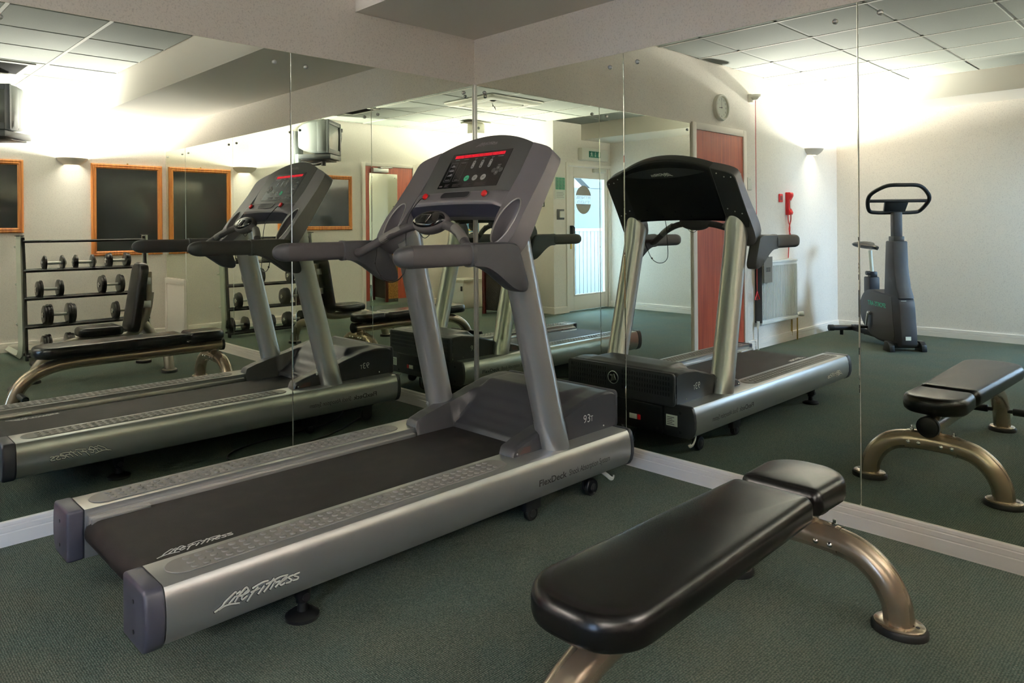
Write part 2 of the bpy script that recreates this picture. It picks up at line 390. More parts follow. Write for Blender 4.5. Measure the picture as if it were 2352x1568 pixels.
for i, a in enumerate((.09, JL[1]-.085, JL[1]+.085, XM-.06)):
    screw('x', a, ('chrome dome screw of the left-hand mirror, beside the corner strip', 'chrome dome screw on the treadmill-side mirror, just right of the joint', 'chrome dome screw on the treadmill-side mirror, just left of the joint', 'chrome dome screw at the far end of the treadmill-side mirrors')[i])
RL = ['beside the corner strip', 'left of the first joint', 'right of the first joint', 'left of the second joint', 'right of the second joint', 'before the third joint', 'past the third joint', 'before the fourth joint', 'past the fourth joint', 'by the last mirror edge near the far wall']
for i, a in enumerate((.09, JR[1]-.085, JR[1]+.085, JR[2]-.085, JR[2]+.085, JR[3]-.085, JR[3]+.085, JR[4]-.085, JR[4]+.085, YM-.06)):
    screw('y', a, 'chrome dome screw of the right-hand mirrors, '+RL[i])
struct(MB().bev(MB().box(-.004, .012, -.004, .012, HB, HM), .002, 1).build('trim_1', 'steel', smooth=0))

# small white cupboard door under the short mirror
t = thing('cupboard_door', 'small white panelled cupboard door under the short narrow mirror', 'door', (0, 4.97, 0))
MB().box(T, .014, -.285, .285, 0, .66, .003).build('panel', 'white_paint', t)
MB().box(.014, .022, -.285, -.235, 0, .66, .003).box(.014, .022, .235, .285, 0, .66, .003).box(.014, .024, -.285, .285, .60, .66, .004).build('frame', 'white_paint', t)

# ---- wooden door in the left wall, wooden door in the far wall
def frame3(mb, x0, x1, z1, w, th, fn):
    for a, b, c, d in ((x0-w, x0, 0, z1+w), (x1, x1+w, 0, z1+w), (x0, x1, z1, z1+w)):
        mb.bev(MB().prism([(a, c), (b, c), (b, d), (a, d)], lambda u, v, t_: fn(u, t_, v), 0, th), .006, 2)
    return mb
dr = struct(MB().box(2.555, 3.385, T, .006, 0, 2.035).build('door_1', 'sapele', smooth=0))
frame3(MB(), 2.553, 3.387, 2.037, .062, .024, lambda u, t_, v: (u, T+t_, v)).build('door_frame', 'white_paint', dr)
o = MB().box(3.285, 3.345, .0065, .0085, 1.555, 1.69).build('door_sign', 'paper', dr)
MB().prism(ell(3.315, 1.645, .022, .026), lambda u, v, t_: (u, .0086+t_*.0006, v)).prism([(3.30, 1.57), (3.33, 1.57), (3.33, 1.60), (3.30, 1.60)], lambda u, v, t_: (u, .0086+t_*.0006, v)).build('sign_print', 'poster_blue', dr)
dr = struct(MB().box(2.66, 3.475, D-.012, D, .18, 2.07).build('door_2', 'sapele', smooth=0))
frame3(MB(), 2.658, 3.477, 2.072, .05, .03, lambda u, t_, v: (u, D-t_, v)).build('door_frame', 'white_paint', dr)
MB().box(2.66, 3.475, D-.014, D, 0, .18).build('kick_plate', 'kick_plate', dr)
MB().box(2.76, 3.02, D-.07, D-.012, 1.985, 2.045, .006).box(2.86, 2.90, D-.10, D-.03, 2.045, 2.06).tube([(2.88, D-.09, 2.055), (3.10, D-.04, 2.06)], .008, 8).build('door_closer', 'steel', dr)
o = MB().bev(MB().box(2.725, 3.205, D-.018, D-.0125, .10, 1.975), .003, 1).build('door_mirror', 'mirror', smooth=0)
tag(o, 'tall frameless mirror screwed to the wooden door', 'mirror')
for x, z in ((2.77, 1.92), (3.16, 1.92), (2.77, .16), (3.16, .16)): MB().lathe([(.009, 0), (.008, .004), (.001, .006)], (x, D-.018, z), (0, -1, 0), 12).build('screw', 'chrome', o)

# ---- glass door with its frame, daylight outside
gd = struct(frame3(MB(), DX0, DX1, DZ-.02, .045, .03, lambda u, t_, v: (u, YE+.012-t_, v)).box(DX0, DX0+.02, YE, YE+.09, 0, DZ).box(DX1-.02, DX1, YE, YE+.09, 0, DZ).box(DX0, DX1, YE, YE+.09, DZ-.02, DZ).build('door_3', 'white_paint'))
GX0, GX1, GZ0, GZ1 = 4.845, 5.555, .22, 1.905
def yb(a, b, c, d, y0=YE+.02, y1=YE+.062, bev=.004): return MB().box(a, b, y0, y1, c, d, bev)
mb = MB()
for q in ((DX0+.022, GX0, .008, DZ-.024), (GX1, DX1-.022, .008, DZ-.024), (GX0, GX1, .008, GZ0), (GX0, GX1, GZ1, DZ-.024)): mb.box(q[0], q[1], YE+.02, YE+.062, q[2], q[3], .004)
leaf = mb.build('door_leaf', 'white_paint', gd)
mb = MB()
for q in ((GX0-.004, GX0+.016, GZ0, GZ1), (GX1-.016, GX1+.004, GZ0, GZ1), (GX0, GX1, GZ0-.004, GZ0+.016), (GX0, GX1, GZ1-.016, GZ1+.004)): mb.box(q[0], q[1], YE+.012, YE+.022, q[2], q[3], .003)
mb.build('glazing_bead', 'white_paint', gd)
MB().box(GX0, GX1, YE+.038, YE+.043, GZ0, GZ1).build('glass_pane', 'glass_pane', gd)
# frosted egg-shaped sign on the glass, lettered to be read from outside
EX, EZ, EA, EB = 5.085, 1.585, .180, .205
fy = lambda u, v, t_=0: (u, YE+.036-t_*.0008, v)
up_ = [(EX+EA*math.cos(a), EZ+EB*math.sin(a)) for a in [PI*i/20 for i in range(21)] if True]
ht = .062
def seg(sgn):
    a0 = math.asin(ht/EB); n = 18
    return [(EX+EA*math.cos(a0+(PI-2*a0)*i/n), EZ+sgn*EB*math.sin(a0+(PI-2*a0)*i/n)) for i in range(n+1)]
mb = MB().prism(seg(1), lambda u, v, t_: fy(u, v, t_)).prism(seg(-1), lambda u, v, t_: fy(u, v, t_))
text_on(mb, 'FITNESS', lambda u, v: fy(EX-u, EZ+.012+v), .058, .012, width=.31, center=True)
text_on(mb, 'STUDIO', lambda u, v: fy(EX-u, EZ-.052+v), .058, .012, width=.27, center=True)
mb.build('frosted_sign', 'film_grey', gd, 0)
MB().box(4.762, 4.792, YE-.022, YE+.02, 1.08, 1.215, .004).tube([(4.777, YE-.03, 1.20), (4.777, YE-.05, 1.19), (4.777, YE-.05, 1.10)], .012, 10).build('door_handle', 'black_plastic', gd)
MB().box(4.765, 4.800, YE+.012, YE+.02, .885, .99, .002).build('lock_plate', 'brass', gd)
MB().box(5.27, 5.52, YE-.04, YE+.02, 1.985, 2.04, .006).tube([(5.36, YE-.03, 2.045), (5.60, YE-.01, 2.055)], .007, 8).build('door_closer', 'white_plastic', gd)
for z in (.28, 1.78): MB().cyl((DX1-.012, YE+.012, z), (0, 0, 1), .009, .09, 10).build('hinge', 'steel', gd)
# what is outside the door
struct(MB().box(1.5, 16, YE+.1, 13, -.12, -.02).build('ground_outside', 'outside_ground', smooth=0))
struct(MB().box(1.5, 9.0, YE+.1, YE+.35, HC+.05, 7.5).build('wall_upper_sky_block', 'render_blue', smooth=0))  # unseen upper storey, added to keep sky light off the fence
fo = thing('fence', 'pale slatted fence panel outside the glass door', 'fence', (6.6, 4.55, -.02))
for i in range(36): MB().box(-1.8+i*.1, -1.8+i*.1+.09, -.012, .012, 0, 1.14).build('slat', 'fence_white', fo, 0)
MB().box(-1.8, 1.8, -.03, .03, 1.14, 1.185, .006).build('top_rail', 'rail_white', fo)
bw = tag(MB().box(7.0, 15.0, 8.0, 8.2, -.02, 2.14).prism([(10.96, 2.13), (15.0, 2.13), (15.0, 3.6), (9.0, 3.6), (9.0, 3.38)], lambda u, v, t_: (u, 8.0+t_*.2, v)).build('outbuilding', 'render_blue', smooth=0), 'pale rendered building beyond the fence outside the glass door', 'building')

# ------------------------------------------------------------------ the treadmill (local: x to the rear, y across, z up)
TM = thing('treadmill', 'silver and charcoal treadmill in front of the corner mirrors, red digits lit on its console', 'treadmill', (0, .90, 0))
RP = [(.285, .11), (.285, .272), (.436, .272), (.447, .269), (.455, .258), (.463, .232), (.467, .20), (.466, .165), (.459, .138), (.446, .118), (.43, .11)]
def rail_y(z):
    q = RP[2:]
    for (y0, z0), (y1, z1) in zip(q, q[1:]):
        if z1 <= z <= z0: return y0+(y1-y0)*(z0-z)/(z0-z1)
    return .466
def scale_prof(k): return [(.285 if y < .3 else y+k, z+(k if z > .2 else -k)) for y, z in RP]
for s in (1, -1):
    MB().prism(RP, lambda u, v, t: (.283+t*2.024, s*u, v)).build('side_rail', 'silver_paint', TM, 25)
    c = MB().bev(MB().prism(scale_prof(.003), lambda u, v, t: (2.307+t*.052, s*u, v)), .009, 3, 50).build('rear_cap', 'cap_plastic', TM, 40)
    for z in (.145, .225): MB().cyl((2.3585, s*.375, z), (1, 0, 0), .006, .002, 10).build('screw', 'black_plastic', c)
    MB().bev(MB().prism(scale_prof(.003), lambda u, v, t: (.258+t*.025, s*u, v)), .007, 2, 50).build('front_cap', 'cover_plastic', TM, 40)
    # foot strip with rows of raised studs
    c0, c1, hw = 1.045, 2.222, .052; yc = .362
    st = [(c1+hw*math.cos(a), hw*math.sin(a)) for a in [-PI/2+PI*i/12 for i in range(13)]]+[(c0-hw*math.cos(a), -hw*math.sin(a)) for a in [-PI/2+PI*i/12 for i in range(13)]]
    mb = MB().bev(MB().prism(st, lambda u, v, t: (u, s*yc+v, .271+t*.004)), .0025, 1, 50)
    n = 36
    for i in range(n):
        for j in (-1, 0, 1):
            x = c0+(c1-c0)*(i+.5)/n+j*s*.0; 
            mb.loft([[(x+r*math.cos(2*PI*k/8), s*yc+j*.031+r*math.sin(2*PI*k/8), .275+h) for k in range(8)] for r, h in ((.0115, 0), (.0095, .003), (.004, .0045))], True)
    mb.build('foot_strip', 'strip_rubber', TM, 40)
    MB().box(.95, 2.30, s*.262 if s > 0 else -.285, .285 if s > 0 else -.262, .19, .252, .003).build('inner_trim', 'silver_plain', TM)
    MB().box(2.11, 2.295, s*.245 if s > 0 else -.262, .262 if s > 0 else -.245, .225, .247, .003).build('roller_guard', 'silver_plain', TM)
    # lettering on the rail: raised wordmark near the rear and print near the front
    def onrail(u, v, t=0, x0=0, z0=0): return (x0-s*u, s*(rail_y(z0+v)+.0006+t), z0+v)
    a = 2.182 if s > 0 else 1.932
    logo_on(MB(), lambda u, v, t: onrail(u, v, t*1.5, a, .1605), 1).build('wordmark', 'logo_silver', TM, 0)
    logo_on(MB(), lambda u, v, t: onrail(u, v, t*.3, a+s*.0004, .1598), 1, .0085, .001).build('wordmark_edge', 'print_dark', TM, 0)
    a = .893 if s > 0 else .442
    mb = text_on(MB(), 'FlexDeck', lambda u, v: onrail(u, v, 0, a, .172), .036, .016, width=.165)
    b_ = a-s*.182
    text_on(mb, 'Shock Absorption System', lambda u, v: onrail(u, v, 0, b_, .172), .036, 0, width=.272)
    mb.build('rail_lettering', 'print_dark', TM, 0)
# deck, running belt, roller, cross bars
MB().box(.55, 2.22, -.284, .284, .178, .205).build('deck', 'black_plastic', TM)
prof = [(.62, .238), (2.262, .238)]+[(2.268+.044*math.sin(a), .194+.044*math.cos(a)) for a in [PI*i/12 for i in range(13)]]+[(2.262, .150), (.62, .150)]
inn = [(.62, .235), (2.262, .235)]+[(2.268+.041*math.sin(a), .194+.041*math.cos(a)) for a in [PI*i/12 for i in range(13)]]+[(2.262, .153), (.62, .153)]
mb = MB(); n = len(prof)
mb.loft([[(x, y, z) for x, z in prof] for y in (-.268, .222)], False, False); mb.loft([[(x, y, z) for x, z in inn] for y in (-.268, .222)], False, False)
for y in (-.268, .222): mb.loft([[(x, y, z) for x, z in prof], [(x, y, z) for x, z in inn]], False, False)
belt = mb.build('belt', 'belt', TM, 40)
logo_on(MB(), lambda u, v, t: (2.235-u*.9, .205-v*.85, .2382+t*.15), 1, .0045).xf(Matrix.Identity(4)).build('belt_wordmark', 'print_white', belt, 0) if False else None
logo_on(MB(), lambda u, v, t: (2.236-u*.93, .187-v*-0+0-v*.0, .2384) if False else (2.236-u*.93, .192-v*1.0, .2384+t*.1), 1, .0045).build('belt_wordmark', 'print_white', belt, 0)
MB().cyl((2.268, -.284, .194), (0, 1, 0), .040, .568, 24).build('rear_roller', 'black_plastic', TM)
MB().box(2.20, 2.236, -.29, .29, .105, .165, .004).build('rear_crossbar', 'silver_plain', TM)
MB().box(.70, .78, -.29, .29, .09, .14).build('crossbar', 'black_plastic', TM); MB().box(1.55, 1.62, -.29, .29, .10, .15).build('crossbar', 'black_plastic', TM)
# motor cover: arched top, scooped in the middle, two noses running back along the rails
def interp(T_, x):
    for (a, b), (c, d) in zip(T_, T_[1:]):
        if a <= x <= c:
            t = (x-a)/(c-a); t = t*t*(3-2*t)*.35+t*.65; return b+(d-b)*t
    return T_[0][1] if x < T_[0][0] else T_[-1][1]
ZS = [(.262, .425), (.285, .434), (.35, .438), (.45, .428), (.55, .402), (.65, .374), (.75, .352), (.85, .328), (.915, .308), (.932, .296), (.936, .272)]
ZC = [(.262, .425), (.285, .436), (.35, .446), (.45, .448), (.498, .446), (.512, .441), (.53, .424), (.57, .380), (.62, .330), (.66, .296), (.70, .268), (.716, .262), (.724, .205), (.936, .205)]
def cov(i, j):
    x = .262+i*(.936-.262); y = -.362+j*.724; a = abs(y)
    w0 = .262-.03*min(1, max(0, (.62-x)/.12)); t = min(1, max(0, (a-w0)/(.280-w0))); t = t*t*(3-2*t)
    z = interp(ZC, x)*(1-t)+interp(ZS, x)*t
    e = min(1, max(0, (a-.345)/.017)); z -= .010*e*e
    return (x, y, z)
mb = MB().grid(cov, 80, 90)
side = lambda s: [(x, s*.362, interp(ZS, x)-.010) for x in [.262+i*.674/80 for i in range(81)]]
for s in (1, -1):
    tp = side(s); mb.loft([[p, (p[0], p[1], .262)] for p in tp] if s < 0 else [[(p[0], p[1], .262), p] for p in tp], False, False)
mb.add([cov(1, j/90) for j in range(91)]+[(.936, -.362, .262), (.936, .362, .262)], [(j, j+1, 92 if j >= 45 else 91) for j in range(90) if not 11 <= j <= 78])
mb.build('motor_cover', 'cover_plastic', TM, 40)
for s in (1, -1):
    f = lambda u, v, t=0: (u, s*(.3625+t), v)
    a0 = .492 if s > 0 else .425
    mb = text_on(MB(), '93', lambda u, v: f(a0-s*u, .325+v), .052, -.006, width=.046)
    text_on(mb, 'T', lambda u, v: f(a0-s*(u+.049), .325+v), .036, -.004, width=.018)
    mb.build('model_lettering', 'print_white', TM, 0)
    MB().sphere((.352, s*.363, .289), .005, 10, 6).build('cover_screw', 'chrome', TM)
    MB().box(.83, .905, .3622 if s > 0 else -.3627, .3627 if s > 0 else -.3622, .277, .302).build('warning_label', 'print_dark', TM)
    mb = MB()
    for k in range(4): mb.box(.835, .90-k*.008, .3628 if s > 0 else -.3632, .3632 if s > 0 else -.3628, .279+k*.006, .2803+k*.006)
    mb.build('label_print', 'label_red', TM, 0)
    MB().sphere((.913, s*.363, .283), .005, 10, 6).build('cover_screw', 'chrome', TM)
# front face of the cover: vented hood, emblem, lower panel with switch
MB().bev(MB().prism(rrect(-.362, .362, .262, .434, .02, 4), lambda u, v, t: (.238+t*.022, u, v)), .008, 3, 50).build('front_hood', 'cover_plastic', TM, 45)
mb = MB()
for r_ in range(4):
    for c in range(41):
        y = -.330+c*.0165
        if abs(y+.03) < .052: continue
        z = .408-r_*.028
        mb.box(.2372, .2385, y-.0042, y+.0042, z-.009, z+.009)
o = mb.build('vent_slots', 'black_matte', TM, 0); o['kind'] = 'stuff'
MB().lathe([(.036, 0), (.036, .003), (.0325, .004), (.0325, 0)], (.238, -.03, .366), (-1, 0, 0), 32).build('emblem_ring', 'steel', TM); MB().lathe([(.033, .0008), (.0005, .0012)], (.238, -.03, .366), (-1, 0, 0), 32).build('emblem_disc', 'black_plastic', TM)
mb = MB()
for st in ([(-.020, -.012), (-.008, .020), (-.003, .020), (-.012, -.004), (.0, .002), (.012, -.026), (.017, -.024), (.006, .008), (-.008, .002)], [(.0, .012), (.014, .016), (.022, .010), (.010, .006), (.006, -.002)]):
    mb.prism(st, lambda u, v, t: (.2358-t*.002, -.03-u*1.1, .366+v))
mb.build('emblem_mark', 'steel', TM, 0)
mb = MB().box(.245, .30, -.284, .284, .112, .258, .006)
lp = mb.build('lower_panel', 'black_plastic', TM)
MB().box(.2435, .2455, -.20, .135, .150, .196).build('recess', 'black_matte', TM)
MB().box(.2405, .2442, .075, .125, .160, .188, .002).build('rating_label', 'paper', TM)
MB().box(.2395, .2442, .128, .148, .160, .188, .002).build('power_switch', 'red_plastic', TM)
MB().box(.2563, .2585, .300, .368, .160, .218).build('caution_label', 'paper', TM)
mb = MB()
for k in range(5): mb.box(.2555, .2563, .306, .350-(k % 2)*.012, .168+k*.009, .171+k*.009)
mb.build('caution_print', 'print_dark', TM, 0)
for y in (.385, -.385, .255, -.255):
    for z in (.135, .235): MB().cyl((.2575 if abs(y) > .3 else .2445, y, z), (-1, 0, 0), .008, .0015, 12).build('screw_hole', 'black_matte', TM)
# uprights
def upr(s):
    b, t_ = Vector((.700, s*.372, .268)), Vector((.925, s*.354, 1.195))
    def ring(p, a, bb, k=0): return [p+Vector((a*math.cos(2*PI*i/32), bb*math.sin(2*PI*i/32), -k*a*math.cos(2*PI*i/32))) for i in range(32)]
    ps = [(0, .066, .068, 0), (.12, .066, .068, 0), (.125, .0645, .0665, 0), (.90, .062, .066, .1), (1, .062, .066, 1.1)]
    return MB().loft([ring(b.lerp(t_, k), a, c, q) for k, a, c, q in ps])
for s in (1, -1):
    u_ = upr(s).build('upright', 'silver_paint', TM, 40)
    MB().lathe([(.010, 0), (.010, .004), (.004, .005), (.004, .001), (.0005, .001)], (.795 if s < 0 else .66, s*.372-.0, .345), (1, 0, 0) if s < 0 else (-.3, s, 0), 14).build('bolt', 'steel', u_)
# --- console: plane tilted back; s runs down the face, n out of it
CO, CDn, CN = Vector((.7255, 0, 1.597)), Vector((.538, 0, -.843)), Vector((.843, 0, .538))
def cp(lat, s_, n=0): return CO+CDn*s_+CN*n+Vector((0, lat, 0))
top = lambda lat: -.035+.072*(lat/.31)**2
pl = [(.31*(1-2*i/24), top(.31*(1-2*i/24))) for i in range(25)]
MB().bev(MB().prism(pl+[(-.31, .300), (.31, .300)], lambda u, v, t: cp(u, v, -.055+t*.055)), .004, 2, 40).build('console_panel', 'panel_plastic', TM, 35)
# ledge with the reading slot, its recess painted as a dark patch
LP = [(.284, 0), (.288, .004), (.296, .018), (.306, .026), (.345, .034), (.362, .034), (.372, .026), (.402, -.030), (.398, -.062)]
def ledge(i, j):
    lat = -.31+.62*j; k = i*(len(LP)-1); a = min(int(k), len(LP)-2); f = k-a
    s_ = LP[a][0]*(1-f)+LP[a+1][0]*f; n_ = LP[a][1]*(1-f)+LP[a+1][1]*f
    w = min(1, max(0, (.31-abs(lat))/.05)); w = w*w*(3-2*w)
    ar = .010*(1-(lat/.31)**2)
    return cp(lat, s_-ar*min(1, max(0, (s_-.28)/.03)), n_*(.25+.75*w) if n_ > 0 else n_)
MB().grid(ledge, 24, 40).build('console_ledge', 'mast_plastic', TM, 50)
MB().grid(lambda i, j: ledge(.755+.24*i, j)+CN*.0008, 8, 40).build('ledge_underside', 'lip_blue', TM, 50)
slot = rrect(-.098, .098, .307, .350, .0205, 6)
def onl(u, v, t):
    lat = u; return cp(lat, v-.010, .0265+(v-.306)*.2+.0022+t*.0015)
ring = MB(); inn_ = rrect(-.094, .094, .311, .346, .017, 6)
ring.loft([[onl(u, v, 0) for u, v in slot], [onl(u, v, 1.0) for u, v in slot], [onl(u, v, 1.0) for u, v in inn_], [onl(u, v, -6) for u, v in inn_]], False).build('slot_rim', 'mast_plastic', TM, 40)
MB().prism(slot, lambda u, v, t: onl(u, v, t*.4)).build('reading_slot_shade', 'slot_shade', TM)  # dark patch standing in for the shade of the recess
# display with keys
dp = MB().bev(MB().prism([(-.2, .059), (.2, .059), (.2, .255), (-.2, .255)], lambda u, v, t: cp(u, v, t*.0018)), .0008, 1).build('display', 'gloss_black', TM, 0)
dz = lambda u, v, t=0: cp(u, v, .0019+t*.0012)
mb, mo = MB(), MB()
random.seed(3)
n = 34
SEG = ('0',)
for i in range(n):
    x = -.175+.337*(i+.5)/n; w = .0034; h0, h1 = .0705, .0855
    mo.prism([(x-w-.0008, h0-.0015), (x+w+.0008, h0-.0015), (x+w+.0008, h1+.0015), (x-w-.0008, h1+.0015)], lambda u, v, t: dz(u, v, t*.3))
    hm = (h0+h1)/2; e = .0011
    segs = [(x-w, x+w, h0, h0+e*1.3), (x-w, x+w, h1-e*1.3, h1), (x-w, x-w+e, h0, hm), (x+w-e, x+w, h0, hm), (x-w, x-w+e, hm, h1), (x+w-e, x+w, hm, h1), (x-w, x+w, hm-e*.6, hm+e*.6)]
    pat = random.choice([(0, 1, 2, 3, 4, 5), (0, 1, 2, 3, 4, 5), (0, 1, 2, 3, 4, 5, 6), (0, 1, 3, 4, 6), (0, 1, 2, 3, 4, 5)])
    for k in pat:
        a, b, c, d = segs[k]; mb.prism([(a, c), (b, c), (b, d), (a, d)], lambda u, v, t: dz(u, v, .35+t*.4))
mo.build('digit_backs', 'led_off', dp, 0); mb.build('lit_digits', 'led', dp, 0)
for x in (-.019, .037, .093):
    k = MB().prism(rrect(x-.0085, x+.0085, .108, .152, .0083, 6), dz).build('key', 'key_grey', dp, 0)
mb = MB()
for x in (-.019, .037, .093):
    mb.prism([(x-.005, .120), (x+.005, .120), (x, .1125)], lambda u, v, t: dz(u, v, 1+t*.3)).prism([(x-.005, .1405), (x+.005, .1405), (x, .148)], lambda u, v, t: dz(u, v, 1+t*.3))
mb.build('key_arrows', 'print_dark', dp, 0)['kind'] = 'stuff'
for x, m_ in ((-.022, 'key_green'), (.033, 'key_grey'), (.089, 'key_grey')): MB().prism(ell(x, .2055, .0165, .0155), dz).build('key', m_, dp, 0)
mb = MB()
for x in (-.022, .033, .089):
    mb.prism([(x-.009, .2025), (x+.009, .2025), (x+.009, .2045), (x-.009, .2045)], lambda u, v, t: dz(u, v, 1+t*.3)).prism([(x-.007, .2070), (x+.007, .2070), (x+.007, .2090), (x-.007, .2090)], lambda u, v, t: dz(u, v, 1+t*.3))
mb.build('key_print', 'print_dark', dp, 0)['kind'] = 'stuff'
for x, y in ((.1615, .1595), (.1605, .1865), (.1385, .173), (.1835, .173)): MB().prism(ell(x, y, .0125, .0125), dz).build('key', 'key_dim', dp, 0)
mb = MB().prism([(.156, .163), (.167, .163), (.1615, .155)], lambda u, v, t: dz(u, v, 1+t*.3)).prism([(.155, .183), (.166, .183), (.1605, .191)], lambda u, v, t: dz(u, v, 1+t*.3))
for x0, x1, y in ((-.165, -.135, .094), (-.105, -.07, .094), (-.028, -.010, .0945), (.028, .048, .0945), (.084, .104, .0945), (.125, .160, .0935), (.150, .172, .142)):
    mb.prism([(x0, y), (x1, y), (x1, y+.0026), (x0, y+.0026)], lambda u, v, t: dz(u, v, t*.2))
for x in (-.019, .037, .093): mb.prism([(x-.0015, .098), (x+.0015, .098), (x+.0015, .107), (x-.0015, .107)], lambda u, v, t: dz(u, v, t*.2))
def outline(mb, x0, x1, y0, y1, w=.0009):
    for q in ((x0, x1, y0, y0+w), (x0, x1, y1-w, y1), (x0, x0+w, y0, y1), (x1-w, x1, y0, y1)): mb.prism([(q[0], q[2]), (q[1], q[2]), (q[1], q[3]), (q[0], q[3])], lambda u, v, t: dz(u, v, t*.2))
outline(mb, -.180, -.134, .111, .217); outline(mb, -.116, -.070, .111, .217)
for i in range(12):
    for j in range(3): mb.prism(ell(-.104+j*.011, .129+i*.0064, .0012, .0012, 6), lambda u, v, t: dz(u, v, t*.2))
mb.prism([(-.108, .115), (-.078, .115), (-.078, .1165), (-.108, .1165)], dz).prism([(-.104, .2095), (-.082, .2095), (-.082, .211), (-.104, .211)], dz)
for k, (yy, hs) in enumerate(((.135, (.3, .5, 1, .7, .4, .2)), (.1605, (.9, .4, 1, .5, .9, .6)), (.186, (.2, .4, .6, .8, .9, 1)), (.2095, (.25, .25, .25, .25, .25, .25)))):
    for i, h in enumerate(hs):
        x0 = -.172+i*.0052; mb.prism([(x0, yy), (x0+.0045, yy), (x0+.0045, yy-.013*h), (x0, yy-.013*h)], lambda u, v, t: dz(u, v, t*.2))
mb.build('display_print', 'print_grey', dp, 0)['kind'] = 'stuff'
mb = MB()
for x0, x1 in ((-.155, -.122), (-.100, -.045), (-.025, .03), (.05, .125)):
    for k in range(4): mb.prism([(x0, .2335+k*.0045), (x1-.006*(k % 3), .2335+k*.0045), (x1-.006*(k % 3), .2353+k*.0045), (x0, .2353+k*.0045)], lambda u, v, t: dz(u, v, t*.2))
mb.prism([(-.192, .240), (-.170, .240), (-.170, .247), (-.192, .247)], lambda u, v, t: dz(u, v, t*.2))
mb.build('fine_print', 'print_dim', dp, 0)['kind'] = 'stuff'
logo_on(MB(), lambda u, v, t: cp(-.066+u, .026-v, .0003+t*.3), .56, .0035).build('console_wordmark', 'print_grey', TM, 0)
# stop buttons
for y in (-.202, .198):
    b = MB().lathe([(.021, 0), (.021, .004), (.0165, .006), (.0165, .014), (.0005, .014)], cp(y, .322, .022), CN, 24).build('button_base', 'panel_plastic', TM)
    MB().lathe([(.0145, 0), (.0145, .006), (.013, .0085), (.0005, .0095)], cp(y, .322, .036), CN, 24).build('stop_button', 'red_button', TM)
# masts that carry the console, each with a cup well
def mn(b): t = min(1, max(0, (b-.22)/.22)); return .020*t*t*(3-2*t)
def mast_pts(s):
    P = [(.31, .037), (.36, .052), (.40, .066), (.425, .078), (.442, .092), (.450, .112), (.452, .20), (.455, .33), (.460, .42), (.462, .47), (.458, .515), (.446, .548), (.428, .568), (.405, .575), (.378, .568), (.352, .548), (.330, .515), (.316, .47), (.310, .42), (.308, .37), (.308, .2)]
    return [(s*a, b) for a, b in P]
def well(s, k=1): return [(s*(.377+(a-.377)*1), b) for a, b in ell(.377, .445, .050*k, .108*k, 40, .10)]
for s in (1, -1):
    o_, h_ = mast_pts(s), well(s)
    vs = [cp(a, b, mn(b)) for a, b in o_+h_]
    tri = tessellate_polygon([[Vector((a, b, 0)) for a, b in o_], [Vector((a, b, 0)) for a, b in h_]])
    mb = MB().add(vs, [tuple(t) for t in tri])
    ins = lambda pts, d: [(a+(-s*d if abs(a) > .38 else s*d)*.6, b+(d if b < .3 else -d)*.6) for a, b in pts]
    mb.loft([[cp(a, b, mn(b)) for a, b in o_], [cp(a, b, -.062) for a, b in o_]], False)
    mb.add([cp(a, b, -.062) for a, b in o_], [tuple(range(len(o_)))])
    m_ = mb.build('mast_housing', 'mast_plastic', TM, 40)
    MB().loft([[cp(a, b, mn(b)+.001) for a, b in h_]]+[[cp(s*(.377+(abs(a)-.377)*q), .445+(b-.445)*q2+dd, -dep) for a, b in h_] for q, q2, dep, dd in ((.985, .985, -.008, 0), (.96, .95, .01, .004), (.90, .86, .032, .010), (.78, .70, .044, .014), (.4, .4, .049, .016), (.02, .02, .050, .016))], False).build('cup_well', 'mast_plastic', m_, 60)
    MB().tube([cp(a, b, mn(b)+.0005) for a, b in h_+h_[:1]], .0034, 8, caps=False).build('cup_rim_glint', 'silver_plain', m_, 60)  # silver ring puts the bright edge light onto the cup lip
    # back plate with rivets
    bk = [(s*a*1.0, b) for a, b in [(.318, .043), (.40, .071), (.435, .09), (.446, .116), (.452, .40), (.44, .44), (.33, .44), (.318, .40)]]
    MB().bev(MB().prism(bk, lambda u, v, t: cp(u, v, -.066+t*.004)), .001, 1).build('back_plate', 'dark_plastic', m_, 0)
    for a, b in ((.345, .075), (.385, .10), (.425, .105), (.345, .31), (.385, .33), (.425, .345)): MB().sphere(cp(s*a, b, -.066), .0045, 8, 6).build('rivet', 'steel', m_)
# black back of the console, vent ridge and badge
bt = [(.312*(1-2*i/24), top(.312*(1-2*i/24))+.006) for i in range(25)]
MB().bev(MB().prism(bt+[(-.312, .375), (.312, .375)], lambda u, v, t: cp(u, v, -.078+t*.024)), .006, 2, 40).build('console_back', 'black_plastic', TM, 35)
mb = MB()
for i in range(64):
    lat = -.255+.51*i/63; z = top(lat)+.018
    mb.prism([(lat-.0022, z), (lat+.0022, z), (lat+.0022, z+.026), (lat-.0022, z+.026)], lambda u, v, t: cp(u, v, -.0782-t*.002))
mb.build('vent_ribs', 'black_matte', TM, 0)
len_ = [(.285*(1-2*i/20), .050-.040*(1-(1-2*i/20)**2)) for i in range(21)]+[(-.285*(1-2*i/20), .052+.026*(1-(1-2*i/20)**2)) for i in range(21)]
bdg = MB().bev(MB().prism(len_, lambda u, v, t: cp(u, v, -.0805-t*.004)), .0015, 1, 60).build('badge', 'dark_plastic', TM, 0)
logo_on(MB(), lambda u, v, t: cp(.075-u, .066-v, -.085-t*.4), .60, .0045).build('badge_wordmark', 'print_white', bdg, 0)
for a, b in ((-.2, .30), (0, .315), (.2, .29), (-.10, .352), (.1, .35), (-.08, .0), (.2, .02)): MB().cyl(cp(a, b, -.0785), -CN, .0065, .001, 10).build('screw_hole', 'black_matte', TM)
